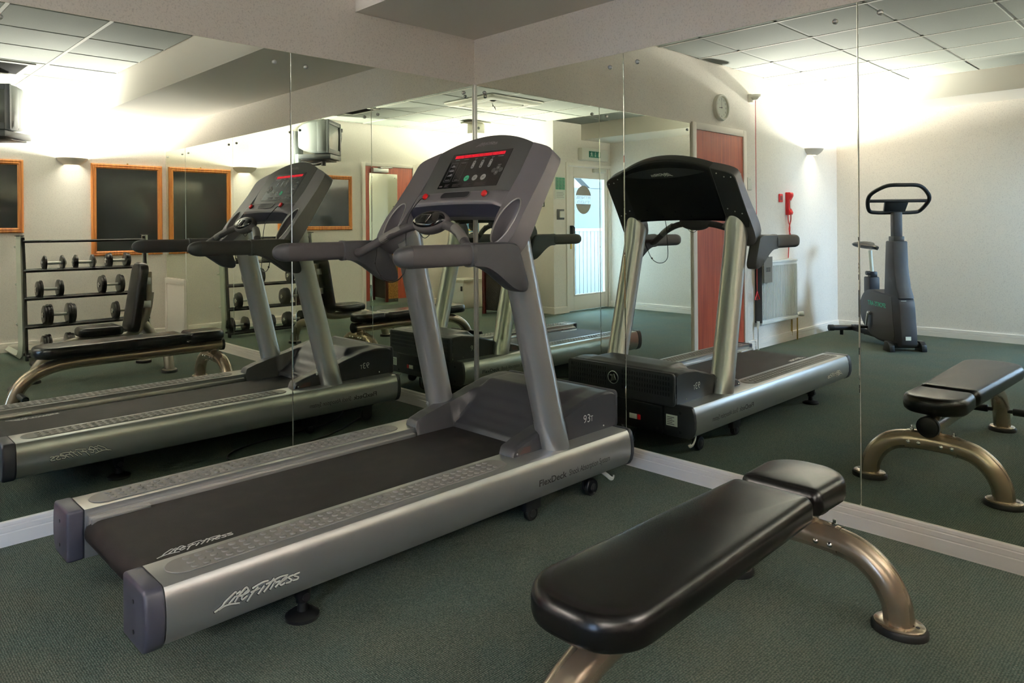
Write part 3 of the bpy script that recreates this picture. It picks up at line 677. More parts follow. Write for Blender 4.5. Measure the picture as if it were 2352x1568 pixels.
# handrails: padded bars, webs back to the uprights
for s in (1, -1):
    yc = s*.434; zc = 1.103
    def sec(x, k): return [(x, yc+.031*k*math.copysign(abs(math.cos(a))**.7, math.cos(a)), zc+.040*k*math.copysign(abs(math.sin(a))**.7, math.sin(a))) for a in [2*PI*i/28 for i in range(28)]]
    MB().loft([sec(1.225, 1), sec(1.50, 1)]).build('handrail', 'grip_rubber', TM, 60)
    MB().loft([sec(1.498, .985)]+[sec(1.50+.062*math.sin(a), .985*math.cos(a)+.002) for a in [PI/2*i/8 for i in range(9)]]).build('handrail_end', 'dark_plastic', TM, 60)
    MB().loft([sec(1.212, .98), sec(1.214, 1.12), sec(1.232, 1.14), sec(1.236, 1.02)]).build('handrail_collar', 'dark_plastic', TM, 40)
    wp = sm([(1.225, 0, 1.146), (1.12, 0, 1.147), (1.05, 0, 1.146), (1.00, 0, 1.136), (.982, 0, 1.105), (.962, 0, 1.05), (.944, 0, 1.0), (.937, 0, .968), (.948, 0, .951), (.975, 0, .950), (1.02, 0, .963), (1.07, 0, .996), (1.12, 0, 1.030), (1.17, 0, 1.054), (1.225, 0, 1.062)], 4)
    cx, cz = 1.03, 1.06
    rings = []
    for yy, k in ((-.030, .93), (-.026, .985), (-.018, 1.0), (.014, 1.0), (.024, .985), (.030, .93)): rings.append([(cx+(p.x-cx)*(k if p.x < 1.2 else 1), yc+yy*s-s*.0, cz+(p.z-cz)*k) for p in wp])
    wb = MB().loft(rings).build('handrail_web', 'dark_plastic', TM, 50)
    for x, z in ((1.17, 1.105), (1.01, 1.115), (1.07, 1.04)): MB().cyl((x, s*.4035, z), (0, -s, 0), .005, .0012, 10).build('screw_hole', 'black_matte', wb)
# heart-rate grips arching to a central pod
pth = [(1.165, -.404, 1.092), (1.160, -.375, 1.098), (1.135, -.32, 1.128), (1.10, -.24, 1.172), (1.07, -.15, 1.204), (1.06, -.08, 1.216), (1.055, 0, 1.220)]
full = sm(pth+[(x, -y, z) for x, y, z in pth[-2::-1]], 6)
MB().tube(full, .0195, 14).build('grip_bar', 'grip_rubber', TM, 60)
for s in (1, -1):
    q = [Vector((x, s*abs(y), z)) for x, y, z in [(1.118, .284, 1.150), (1.097, .235, 1.176), (1.078, .18, 1.201)]]
    MB().tube(sm(q, 4), .0205, 14).build('pulse_plate', 'strip_rubber', TM, 60)
PN = Vector((.80, 0, .60)); PU = Vector((-.60, 0, .80)); PC = Vector((1.058, 0, 1.222))
mb = MB()
mb.loft([[PC+PN*n_+Vector((0, 1, 0))*(.112*k*math.cos(a))+PU*(.056*k*math.sin(a)+.004) for a in [2*PI*i/36 for i in range(36)]] for n_, k in ((-.036, .35), (-.030, .70), (-.016, .95), (0, 1), (.014, .97), (.021, .86))])
pod = mb.build('console_pod', 'grip_rubber', TM, 60)
mb = MB()
mb.loft([[PC+PN*n_+Vector((0, 1, 0))*(.102*k*math.cos(a))+PU*(.046*k*math.sin(a)*(1 if math.sin(a) > 0 else .9)+.004) for a in [2*PI*i/36 for i in range(36)]] for n_, k in ((.018, 1), (.026, .97), (.032, .75), (.035, .4), (.036, .02))], True)
mb.build('pod_face', 'gloss_black', pod, 60)
MB().bev(MB().prism([(-.030, -.026), (.022, -.026), (.030, .016), (-.034, .016)], lambda u, v, t: PC+PN*(.033+t*.006)+Vector((0, u-.004, 0))+PU*(v+.002)), .002, 2).build('pod_window', 'gloss_black', pod)
MB().tube([PC+PN*.0395+Vector((0, u-.004, 0))+PU*(v+.002) for u, v in ((-.034, .016), (.030, .016), (.022, -.026))], .0008, 6).build('pod_trim', 'chrome', pod)
# casters, rollers, feet
for s in (1, -1):
    w = MB().lathe([(.012, 0), (.034, .002), (.038, .007), (.038, .023), (.034, .028), (.012, .030)], (.457, s*.372-.015, .038), (0, 1, 0), 28).build('caster', 'black_rubber', TM, 40)
    MB().lathe([(.016, 0), (.018, .004), (.008, .006), (.001, .006)], (.457, s*(.372+.013), .038), (0, s, 0), 18).build('hub', 'black_plastic', w)
    MB().box(.43, .49, s*.372-.024, s*.372-.017, .03, .115).box(.42, .50, s*.372-.024, s*.372+.02, .095, .115).build('caster_fork', 'black_plastic', TM)
    w = MB().lathe([(.010, 0), (.028, .002), (.031, .006), (.031, .024), (.028, .028), (.010, .030)], (.846, s*.372-.015, .031), (0, 1, 0), 28).build('roller', 'black_rubber', TM, 40)
    MB().lathe([(.015, 0), (.016, .004), (.007, .006), (.001, .006)], (.846, s*(.372+.013), .031), (0, s, 0), 18).build('hub', 'black_plastic', w)
    MB().box(.80, .89, s*.372-.018, s*.372+.018, .045, .115, .005).build('roller_bracket', 'black_plastic', TM)
    MB().lathe([(.052, 0), (.052, .010), (.040, .018), (.016, .022), (.014, .045), (.020, .05), (.020, .06), (.026, .07), (.028, .112), (.001, .112)], (1.874, s*.377, 0), (0, 0, 1), 28).build('levelling_foot', 'black_rubber', TM, 40)
    MB().cyl((1.874, s*.377-.03, .07), (0, 1, 0), .012, .06, 12).build('foot_bolt', 'black_plastic', TM)
MB().tube(sm([(.40, .392, .095), (.375, .40, .075), (.35, .402, .055), (.33, .400, .05), (.322, .398, .062)], 4), .009, 8, r2=.004).build('caster_lever', 'white_plastic', TM)
MB().box(.42, .95, -.27, .27, .06, .11).build('belly_pan', 'black_plastic', TM)
# safety cord from the left stop button, looping under the pod to the web
cord = sm([cp(-.202, .338, .040), cp(-.204, .352, .055), (1.02, -.206, 1.262), (1.04, -.203, 1.19), (1.045, -.20, 1.10), (1.05, -.20, 1.02), (1.06, -.215, .985), (1.07, -.25, .962), (1.075, -.30, .960), (1.08, -.345, .985), (1.085, -.375, 1.03), (1.07, -.392, 1.09), (1.06, -.40, 1.135), (1.045, -.402, 1.152)], 6)
MB().tube(cord, .0022, 6).sphere((1.08, -.345, .987), .006, 8, 6).build('safety_cord', 'black_plastic', TM, 60)
MB().tube(sm([(1.07, -.075, 1.205), (1.072, -.06, 1.178), (1.072, -.03, 1.160), (1.07, 0, 1.172), (1.065, .02, 1.205)], 5), .0018, 6).build('lead', 'black_plastic', TM, 60)
# power cord on the carpet under the left rail
pc = MB().tube(sm([(.30, .72, .006), (.45, .60, .006), (.70, .45, .006), (.95, .36, .006), (1.22, .30, .006), (1.38, .34, .006), (1.36, .46, .006), (1.2, .55, .006), (.95, .58, .006), (.6, .66, .006), (.38, .9, .006), (.30, .95, .02), (.30, .97, .09)], 8), .0055, 8).build('power_cord', 'black_plastic', None, 60)
tag(pc, 'thin black power cord looped on the carpet under the treadmill', 'cord')

# ------------------------------------------------------------------ flat bench in the foreground
def pad(x0, x1, w0, w1, r0, r1, zt, th, yc=0, n=10):
    # upholstered pad: outline with rounded ends, crowned top, welted edge; w = half widths at x0/x1, r = corner radii
    out = []
    def corner(cx, cy_, r, a0, a1):
        for i in range(n+1):
            a = math.radians(a0+(a1-a0)*i/n); out.append((cx+r*math.cos(a), cy_+r*math.sin(a)))
    corner(x1-r1, w1-r1, r1, 90, 0); corner(x1-r1, -w1+r1, r1, 0, -90); corner(x0+r0, -w0+r0, r0, -90, -180); corner(x0+r0, w0-r0, r0, 180, 90)
    res = []
    for i, p in enumerate(out):
        q = out[(i+1) % len(out)]; d = math.hypot(p[0]-q[0], p[1]-q[1]); k = max(1, int(d/.03))
        for j in range(k): res.append((p[0]+(q[0]-p[0])*j/k, p[1]+(q[1]-p[1])*j/k))
    out = res; xm = (x0+x1)/2
    def off(d):
        L = []
        for i, p in enumerate(out):
            a, b = out[i-1], out[(i+1) % len(out)]; t = Vector((b[0]-a[0], b[1]-a[1])); t.normalize()
            L.append((p[0]-(-t.y)*d*-1, p[1]-t.x*d*-1) if False else (p[0]+t.y*d, p[1]-t.x*d))
        return L
    sgn = 1
    A = sum(out[i-1][0]*out[i][1]-out[i][0]*out[i-1][1] for i in range(len(out)))
    sgn = -1 if A > 0 else 1                      # inward offset
    rings = []
    for d, z in ((.030, zt-th), (.012, zt-th+.002), (.003, zt-th+.010), (0, zt-th+.022), (0, zt-.030), (.002, zt-.020), (.006, zt-.012), (.011, zt-.006), (.017, zt-.0025), (.024, zt-.0005)):
        q = off(sgn*d); rings.append([(x, yc+y, z) for x, y in q])
    # finish the crown by shrinking to the spine
    last = rings[-1]
    for k in (.93, .82, .65, .4, .02): rings.append([(xm+(x-xm)*k, yc+(y-yc)*k, zt-.0005+.0045*(1-k**3)) for x, y, z in last])
    return MB().loft(rings)
def foot(mb, mr, x, y, a=.072, b=.052, rot=0):
    mr.loft([[(x+p*k, y+q*k, z) for p, q in ell(0, 0, a, b, 32, rot)] for z, k in ((0, 1.0), (0, 1.06), (.014, 1.06), (.020, 1.0), (.020, .9))])
    mb.loft([[(x+p*k, y+q*k, z) for p, q in ell(0, 0, a, b, 32, rot)] for z, k in ((.019, .95), (.024, .95), (.027, .90), (.028, .6))])
FB = thing('flat_bench', 'flat weight bench with black padded top and champagne tubular frame in the foreground', 'bench', (0, 2.343, 0))
ZT = .425
pad(.905, 1.875, .130, .150, .035, .125, ZT, .078).build('seat_pad', 'vinyl', FB, 50)
pad(.600, .878, .132, .128, .115, .030, ZT, .078).build('head_pad', 'vinyl', FB, 50)
mt = sm([(.60, 0, .298), (1.0, 0, .298), (1.50, 0, .298), (1.68, 0, .292), (1.80, 0, .268), (1.90, 0, .215), (1.965, 0, .135), (2.0, 0, .022)], 8)
MB().tube(mt, .044, 22, ref=(0, 1, 0)).build('main_tube', 'champagne', FB, 50)
MB().sphere((.600, 0, .298), (.016, .047, .047), 22, 12).cyl((.592, 0, .298), (1, 0, 0), .047, .02, 22).build('end_plug', 'black_rubber', FB, 40)
mb, mr = MB(), MB(); foot(mb, mr, 2.0, 0, .066, .066); mb.build('foot_plate', 'champagne', FB, 40); mr.build('rubber_foot', 'black_rubber', FB, 40)
MB().tube([(1.955, -.235, .125), (1.955, .235, .125)], .012, 12).build('roller_axle', 'black_plastic', FB)
for s in (1, -1): MB().lathe([(.001, 0), (.017, .001), (.021, .004), (.021, .165), (.017, .169), (.001, .17)], (1.955, s*.06, .125), (0, s, 0), 18).build('roller_grip', 'black_rubber', FB, 40)
ax = .667
arch = sm([(ax, -.272, .024), (ax, -.262, .085), (ax, -.225, .150), (ax, -.165, .196), (ax, -.085, .214), (ax, 0, .218), (ax, .085, .214), (ax, .165, .196), (ax, .225, .150), (ax, .262, .085), (ax, .272, .024)], 8)
MB().tube(arch, .043, 22, ref=(1, 0, 0)).build('arch_leg', 'champagne', FB, 50)
for s in (1, -1):
    mb, mr = MB(), MB(); foot(mb, mr, ax, s*.272, .062, .074); mb.build('foot_plate', 'champagne', FB, 40); mr.build('rubber_foot', 'black_rubber', FB, 40)
for s in (1, -1): MB().cyl((ax, s*.322, .0275), (0, 0, 1), .006, .001, 10).build('foot_hole', 'black_matte', FB)
MB().tube([(ax, 0, .215), (ax+.005, 0, .30)], .036, 20).build('post', 'champagne', FB, 50)
# saddle plates clamping the arch, with bolts
mb = MB()
for s in (-1, 1):
    mb.loft([[(ax+.0465*math.cos(a), y, zc+.0465*math.sin(a)) for a in [math.radians(-40+260*i/14) for i in range(15)]] for y, zc in ((s*.020, .217), (s*.085, .214), (s*.105, .211))], False, False)
mb.loft([[(ax+.0465*math.cos(a), y, .217+.0465*math.sin(a)) for a in [math.radians(-40+260*i/14) for i in range(15)]] for y in (-.02, .02)], False, False)
mb.build('saddle_clamp', 'champagne', FB, 50)
mb = MB()
for s in (1, -1):
    for y in (.045, .088):
        for dx in (1, -1): mb.lathe([(.008, 0), (.0085, .003), (.004, .007), (.0005, .0075)], (ax+dx*.0455, s*y, .212), (dx, 0, 0), 12)
    mb.lathe([(.009, 0), (.009, .006), (.005, .008), (.005, .018), (.001, .019)], (ax, s*.085, .259), (0, 0, 1), 10)
    mb.lathe([(.008, 0), (.008, .005), (.0005, .006)], (ax, s*.088, .170), (0, 0, -1), 10)
mb.build('bolts', 'chrome', FB, 40)
for x in (.70, 1.05, 1.45): MB().prism([(-.085, .345), (.085, .345), (.085, .352), (-.085, .352)], lambda u, v, t: (x-.02+t*.04, u, v)).prism([(-.03, .335), (.03, .335), (.085, .346), (-.085, .346)], lambda u, v, t: (x-.015+t*.03, u, v)).build('pad_bracket', 'champagne_dark', FB, 0)

# ------------------------------------------------------------------ adjustable bench, seen in the mirrors
AB = thing('adjustable_bench', 'adjustable bench with raised black backrest and grey tubular frame beside the dumbbell rack', 'bench', (0, 3.385, 0))
R_ = Matrix.Translation((.885, 0, .655)) @ Matrix.Rotation(math.radians(-100), 4, 'Y')
pad(-.275, .275, .135, .125, .05, .09, .0, .075).xf(R_ @ Matrix.Scale(1, 4)).build('backrest_pad', 'vinyl', AB, 50) if False else None
def tilt(mb, piv, ang, base):
    M = Matrix.Translation(piv) @ Matrix.Rotation(ang, 4, 'Y') @ Matrix.Translation(-Vector(base)); return mb.xf(M)
tilt(pad(-.30, .30, .125, .135, .085, .05, .0, .075), (.945, 0, .63), math.radians(81), (0, 0, 0)).build('backrest_pad', 'vinyl', AB, 50)
pad(1.04, 1.36, .15, .125, .04, .07, .405, .075).build('seat_pad', 'vinyl', AB, 50)
MB().tube(sm([(.80, 0, .66), (.815, 0, .54), (.845, 0, .43), (.90, 0, .345), (.98, 0, .295), (1.10, 0, .285), (1.30, 0, .292), (1.44, 0, .27), (1.56, 0, .20), (1.64, 0, .11), (1.674, 0, .022)], 8), .040, 20, ref=(0, 1, 0)).build('main_tube', 'champagne_dark', AB, 50)
MB().box(.785, .835, -.035, .035, .52, .84, .006).build('back_beam', 'champagne_dark', AB)
for z in (.56, .76): MB().box(.80, .87, -.055, .055, z-.03, z+.03, .004).build('pad_bracket', 'steel', AB)
MB().tube([(.86, 0, .42), (.73, 0, .225)], .036, 18).build('strut', 'champagne_dark', AB, 50)
arch = sm([(.745, -.320, .024), (.745, -.308, .085), (.745, -.265, .160), (.745, -.19, .215), (.745, -.1, .235), (.745, 0, .238), (.745, .1, .235), (.745, .19, .215), (.745, .265, .160), (.745, .308, .085), (.745, .320, .024)], 8)
MB().tube(arch, .040, 20, ref=(1, 0, 0)).build('arch_leg', 'champagne_dark', AB, 50)
for q in ((.745, .320, .06, .07), (.745, -.320, .06, .07), (1.674, 0, .06, .06)):
    mb, mr = MB(), MB(); foot(mb, mr, *q); mb.build('foot_plate', 'champagne_dark', AB, 40); mr.build('rubber_foot', 'black_rubber', AB, 40)
for s in (1, -1): MB().lathe([(.001, 0), (.017, .001), (.021, .004), (.021, .15), (.017, .154), (.001, .155)], (1.63, s*.05, .125), (0, s, 0), 16).build('roller_grip', 'black_rubber', AB, 40)

# ------------------------------------------------------------------ dumbbell rack along the far wall
RK = thing('dumbbell_rack', 'white and black four-tier dumbbell rack against the far wall', 'rack', (0, 4.6, 0))
ROWZ = [(1.10, .115), (.825, .085), (.565, .055), (.305, .025), (.045, -.005)]
for x in (.40, 1.50):
    sec = lambda p, w=.030, d=.034: None
    path = sm([(x, .135, 1.155), (x, .115, .85), (x, .085, .50), (x, .062, .22), (x, .066, .13), (x, .10, .065), (x, .17, .035), (x, .30, .032), (x, .665, .032)], 6)
    MB().tube(path, .036, 4, r2=.030, ref=(.7071, .7071, 0) if False else (0, .7, .7)).build('upright', 'rack_white', RK, 30)
    MB().box(x-.032, x+.032, .10, .17, 1.15, 1.158).build('top_cap', 'black_plastic', RK)
    k = 1 if x < 1 else -1
    MB().prism([(.085, 1.14), (.035, .85), (.000, .50), (-.030, .20), (-.050, 0), (-.005, 0), (.012, .20), (.045, .50), (.075, .85), (.115, 1.14)], lambda u, v, t: (x+k*(.012+t*.02), u, v)).build('shelf_bracket', 'iron', RK, 0)
    for z, y in ((1.05, .19), (.70, .16), (.33, .125)): MB().cyl((x-k*.02, y-.035, z), (0, 1, 0), .012, .05, 12).build('peg', 'rack_white', RK)
MB().tube([(.42, ROWZ[0][1]-.03, 1.10), (1.48, ROWZ[0][1]-.03, 1.10)], .013, 12).build('top_bar', 'iron', RK, 60)
for z, y in ROWZ[1:]:
    MB().tube([(.41, y-.055, z), (1.49, y-.055, z)], .0145, 12).build('shelf_bar', 'iron', RK, 60)
    MB().tube([(.41, y+.060, z+.004), (1.49, y+.060, z+.004)], .0125, 12).build('shelf_bar', 'iron', RK, 60)
def dumbbell(label, r, n, loc, small=.75):
    d = thing('dumbbell', label, 'dumbbell', loc, 0, 'dumbbells on the rack')
    MB().cyl((-.066, 0, 0), (1, 0, 0), .0155, .132, 16).build('handle', 'steel', d, 50)
    for s in (1, -1):
        for k in range(n):
            rr = r*(1 if k < max(1, n-1) or n == 1 else .90)
            a = .062+k*.0235
            MB().lathe([(.016, 0), (rr*.90, 0), (rr*.985, .003), (rr, .008), (rr, .014), (rr*.985, .019), (rr*.90, .022), (.016, .022)] if n > 1 else [(.016, 0), (rr*.96, .002), (rr, .010), (rr*.985, .018), (rr*.55, .034), (.02, .036)], (s*a, 0, 0), (s, 0, 0), 32).build('weight_plate', 'iron', d, 30)
        e = .062+n*.0235+(.011 if n == 1 else -.001)
        MB().lathe([(.026, 0), (.026, .004), (.022, .008), (.008, .009), (.008, .006), (.001, .006)], (s*e, 0, 0), (s, 0, 0), 20).build('end_cap', 'chrome', d, 40)
    return d
Y0 = 4.60
def place(label, r, n, x, row):
    z, y = ROWZ[row]; h = math.sqrt((r+.0140)**2-.0575**2)
    return dumbbell(label, r, n, (x, Y0+y+.0025, z+h+.0005))
place('light single-plate dumbbell on the top shelf at the end far from the mirror', .074, 1, 1.235, 1)
place('light single-plate dumbbell in the middle of the top shelf', .074, 1, .975, 1)
place('double-plate dumbbell on the top shelf at the end beside the mirror', .078, 2, .672, 1)
place('medium double-plate dumbbell on the second shelf at the end far from the mirror', .086, 2, 1.275, 2)
place('large double-plate dumbbell on the second shelf near the mirror end', .097, 2, .742, 2)
place('large triple-plate dumbbell on the third shelf at the end far from the mirror', .101, 3, 1.205, 3)
place('double-plate dumbbell on the third shelf behind the bench backrest', .094, 2, .63, 3)
place('triple-plate dumbbell on the bottom shelf at the end far from the mirror', .092, 3, 1.22, 4)
place('double-plate dumbbell in the middle of the bottom shelf', .088, 2, .84, 4)
place('double-plate dumbbell on the bottom shelf at the end beside the mirror', .088, 2, .53, 4)

# ------------------------------------------------------------------ exercise bike in the rear corner
BK = thing('exercise_bike', 'black upright exercise bike with green lettering in the far corner by the beam', 'exercise bike', (4.83, .72, 0), math.atan2(.6979, -.7162))
BK_L = lambda u, v, t: (u, -.075+t*.15, v)
shell = sm([(.40, 0, .53), (.54, 0, .50), (.58, 0, .30), (.60, 0, .10), (.56, 0, .05), (.30, 0, .045), (.10, 0, .055), (-.06, 0, .10), (-.20, 0, .20), (-.26, 0, .33), (-.22, 0, .44), (-.12, 0, .52), (.05, 0, .545), (.22, 0, .53), (.40, 0, .53)], 4)[:-1]
MB().bev(MB().prism([(p.x, p.z) for p in shell], BK_L), .012, 2, 40).build('shell', 'bike_grey', BK, 40)
mb = MB()
for s in (1, -1):
    pl_ = sm([(.42, 0, .50), (.44, 0, .30), (.46, 0, .10), (.25, 0, .07), (.05, 0, .09), (-.12, 0, .19), (-.19, 0, .32), (-.14, 0, .44), (-.02, 0, .505), (.2, 0, .515), (.42, 0, .50)], 4)[:-1]
    mb.prism([(p.x, p.z) for p in pl_], lambda u, v, t: (u, s*(.074+t*.004), v))
mb.build('side_panel', 'bike_panel', BK, 0)
MB().bev(MB().prism([(.26, .50), (.28, .80), (.30, 1.04), (.44, 1.04), (.455, .80), (.50, .60), (.56, .50)], lambda u, v, t: (u, -.072+t*.144, v)), .012, 2, 30).build('column_cover', 'bike_grey', BK, 35)
MB().box(.315, .425, -.05, .05, 1.03, 1.085, .006).build('column_collar', 'black_plastic', BK)
MB().box(.335, .405, -.042, .042, 1.05, 1.32, .008).build('column', 'bike_grey', BK)
hb = [(.33, 0, 1.315), (.33, .17, 1.315), (.34, .245, 1.335), (.41, .29, 1.43), (.44, .26, 1.50), (.50, .15, 1.565), (.51, 0, 1.572)]
P_ = sm(hb, 6); P_ = P_+[Vector((p.x, -p.y, p.z)) for p in P_[-2::-1]]
MB().tube(P_, .0185, 12).build('handlebar', 'black_rubber', BK, 60)
MB().tube([(.40, -.275, 1.425), (.40, .275, 1.425)], .016, 12).build('cross_bar', 'black_rubber', BK, 60)
MB().bev(MB().prism([(-.10, 1.305), (.10, 1.305), (.115, 1.44), (-.115, 1.44)], lambda u, v, t: (.30+(v-1.3)*.5+t*.03, u, v)), .006, 2).build('display_head', 'black_plastic', BK)
MB().box(-.20, -.075, -.055, .055, .48, .66, .012).build('seat_socket', 'bike_grey', BK)
MB().tube([(-.115, 0, .60), (-.165, 0, .93)], .019, 16).build('seat_post', 'rack_white', BK, 60)
MB().cyl((-.11, .03, .70), (0, 1, 0), .022, .04, 14).box(-.155, -.085, -.035, .035, .655, .715, .006).build('adjusting_knob', 'black_plastic', BK)
mb = MB()
secs = []
for u, hw, z, th in ((.105, .012, .955, .02), (.09, .026, .965, .03), (.03, .034, .972, .036), (-.05, .05, .975, .042), (-.12, .085, .985, .05), (-.19, .115, .995, .055), (-.235, .105, .995, .05), (-.262, .06, .99, .036)):
    secs.append([(u-.12, hw*math.cos(a), z+(.5*th*math.sin(a) if math.sin(a) > 0 else th*math.sin(a)*.8)) for a in [2*PI*i/20 for i in range(20)]])
MB().loft(secs).build('saddle', 'vinyl', BK, 60)
MB().cyl((.50, -.17, .055), (0, 1, 0), .028, .34, 16).build('front_stabiliser', 'black_plastic', BK)
for s in (1, -1): MB().bev(MB().prism([(.44, 0), (.58, 0), (.57, .06), (.53, .095), (.47, .095)], lambda u, v, t: (u, s*.15-.025+t*.05, v)), .006, 2).build('end_foot', 'black_plastic', BK)
MB().cyl((-.56, -.22, .075), (0, 1, 0), .030, .44, 16).build('rear_stabiliser', 'black_plastic', BK)
for s in (1, -1):
    MB().cyl((-.56, s*.22, .075), (0, s, 0), .034, .05, 16).build('end_cap', 'black_rubber', BK)
    MB().cyl((-.56, s*.13, 0), (0, 0, 1), .018, .05, 12).build('levelling_foot', 'black_rubber', BK)
MB().box(-.56, -.05, -.03, .03, .05, .11, .004).build('frame_beam', 'black_plastic', BK)
for s in (1, -1):
    MB().tube([(-.02, s*.078, .30), (-.02, s*.10, .30)], .02, 14).tube([(-.02, s*.10, .30), (-.05-.0*s, s*.105, .30-s*.14)], .010, 10).build('crank', 'steel', BK)
    MB().box(-.10, .01, s*.11 if s > 0 else -.20, .20 if s > 0 else -.11, .30-s*.14-.012, .30-s*.14+.012, .005).build('pedal', 'black_rubber', BK)
for s in (1, -1):
    mb = text_on(MB(), 'SPORTS ART', lambda u, v: (-.06-s*u+(.37 if s > 0 else 0), s*.0788, .385+v-0*.06), .062, .01, .2, width=.37)
    mb.build('lettering', 'bike_green', BK, 0)
MB().box(.548, .551, .005, .055, .455, .48).build('label', 'paper', BK); MB().box(.6015, .604, -.01, .04, .115, .15).build('label', 'paper', BK)

# ------------------------------------------------------------------ on the far wall: framed dark pictures, television, sockets
def picture(x0, x1, z0, z1, label):
    t = thing('framed_picture', label, 'picture', ((x0+x1)/2, D, (z0+z1)/2))
    w, h, b = (x1-x0)/2, (z1-z0)/2, .052
    pf = [(0, 0), (0, .018), (.008, .024), (.016, .026), (.024, .022), (.030, .022), (.036, .026), (.044, .020), (b, .012), (b, 0)]
    for (ax_, s) in (('x', 1), ('x', -1), ('z', 1), ('z', -1)):
        mb = MB(); L = w if ax_ == 'z' else h; O = h if ax_ == 'z' else w
        lo = []
        for e in (-1, 1): lo.append([((e*(L-u), -d, s*(O-u)) if ax_ == 'z' else (s*(O-u), -d, e*(L-u))) for u, d in pf])
        mb.loft(lo).build('frame_rail', 'pine', t, 30)
    MB().box(-w+b-.004, w-b+.004, -.012, -.001, -h+b-.004, h-b+.004).build('glass', 'glass_dark', t, 0)
    MB().lathe([(.009, 0), (.009, .003), (.001, .005)], (0, -.012, h+.006), (0, -1, 0), 12).build('hanger', 'brass', t)
    return t
picture(.036, .755, .925, 1.918, 'tall pine-framed dark glazed board above the dumbbell rack')
picture(1.362, 2.446, 1.180, 1.914, 'wide pine-framed dark glazed board under the television')
TV = thing('television', 'grey tube television on a wall bracket high above the wide framed board', 'television', (1.68, 4.76, 2.10), math.radians(-50))
# faces +x (towards the door end), back towards the mirror end
MB().bev(MB().prism([(-.22, .02), (.22, .02), (.235, .05), (.235, .40), (.22, .43), (-.22, .43), (-.235, .40), (-.235, .05)], lambda u, v, t: (.03+t*.13, u, v)), .008, 2, 30).build('front_cabinet', 'tv_grey', TV, 35)
MB().loft([[(x, u*k, .225+(v-.225)*k2) for u, v in rrect(-.23, .23, .02, .43, .03)] for x, k, k2 in ((.03, 1, 1), (-.05, .97, .97), (-.16, .80, .82), (-.24, .55, .62), (-.25, .5, .55))]).build('back_cabinet', 'tv_grey', TV, 40)
scr = MB().grid(lambda i, j: (.162+.016*(1-(2*i-1)**2)*(1-(2*j-1)**2)**.5*0+.010*(1-.5*(2*i-1)**2-.5*(2*j-1)**2), -.195+.39*i, .075+.31*j), 12, 12).build('screen', 'tv_screen', TV, 60)
mb = MB()
for q in ((-.235, -.19, .02, .43), (.19, .235, .02, .43), (-.19, .19, .38, .43), (-.19, .19, .02, .08)): mb.box(.15, .178, q[0], q[1], q[2], q[3], .006)
mb.build('bezel', 'tv_dark', TV, 40)
MB().box(-.22, .19, -.20, .20, -.045, .012, .006).build('video_player', 'tv_dark', TV)
RT = Matrix.Rotation(math.radians(50), 4, 'Z') @ Matrix.Translation((-1.68, -4.76, -2.10))   # wall coordinates to the set's own
MB().box(-.20, .14, -.17, .17, -.062, -.047, .004).build('tray', 'black_plastic', TV)
MB().tube([(1.70, 4.74, 2.035), (1.69, 4.85, 2.015), (1.66, 5.03, 2.02), (1.63, 5.22, 2.06)], .022, 12).cyl((1.70, 4.74, 1.985), (0, 0, 1), .03, .055, 14).xf(RT).build('bracket_arm', 'black_plastic', TV)
MB().box(1.56, 1.70, D-.05, D-.001, 2.03, 2.46, .006).xf(RT).build('wall_plate', 'tv_grey', TV)
MB().box(1.585, 1.675, D-.13, D-.05, 1.99, 2.16, .006).xf(RT).build('pivot_block', 'tv_grey', TV)
so = thing('wall_socket', 'white double wall socket with a black plug above the television', 'socket', (2.19, D, 2.53))
MB().box(-.16, .0, -.012, 0, -.045, .045, .003).box(.02, .12, -.012, 0, -.045, .045, .003).build('face_plate', 'white_plastic', so)
MB().box(.05, .10, -.05, -.012, -.03, .02, .006).tube(sm([(.075, -.04, -.03), (.08, -.04, -.12), (.05, -.04, -.25), (-.05, -.10, -.33)], 5), .005, 8).build('plug', 'black_plastic', so)

# ------------------------------------------------------------------ wall lights
def sconce(label, loc, rz, power=1.0):
    t = thing('wall_light', label, 'wall light', loc, rz, 'bowl wall lights')
    pr = [(.148, 0), (.140, -.016), (.125, -.034), (.102, -.052), (.086, -.062), (.074, -.068)]
    def ring(k, d): r, z = pr[k]; return [(max(0, (r-d)*math.sin(a))*.92, (r-d)*math.cos(a), z) for a in [PI*i/24 for i in range(25)]]
    mb = MB()
    lo = [ring(k, 0) for k in range(len(pr))]+[ring(k, .006) for k in range(len(pr)-1, -1, -1)]+[ring(0, 0)]
    mb.loft(lo, False, False).build('bowl', 'sconce_white', t, 50)
    MB().box(0, .012, -.06, .06, -.06, -.005, .003).build('back_plate', 'sconce_white', t)
    MB().cyl((.055, -.045, -.030), (0, 1, 0), .008, .09, 12).build('bulb', 'bulb', t)
    l = bpy.data.lights.new('wall_light_lamp', 'POINT'); l.energy = SCONCE_W*power; l.color = SCONCE_COL; l.shadow_soft_size = .02
    lo_ = bpy.data.objects.new('lamp', l); COL.objects.link(lo_); lo_.parent = t; lo_.location = (.064, 0, -.025)
    return t
sconce('white half-bowl wall light between the two framed boards', (.93, D, 1.955), -PI/2)
sconce('half-bowl wall light above the red telephone', (4.93, T, 2.03), PI/2)
sconce('half-bowl wall light on the short side wall by the white cabinet', (XS, 4.42, 1.99), PI)

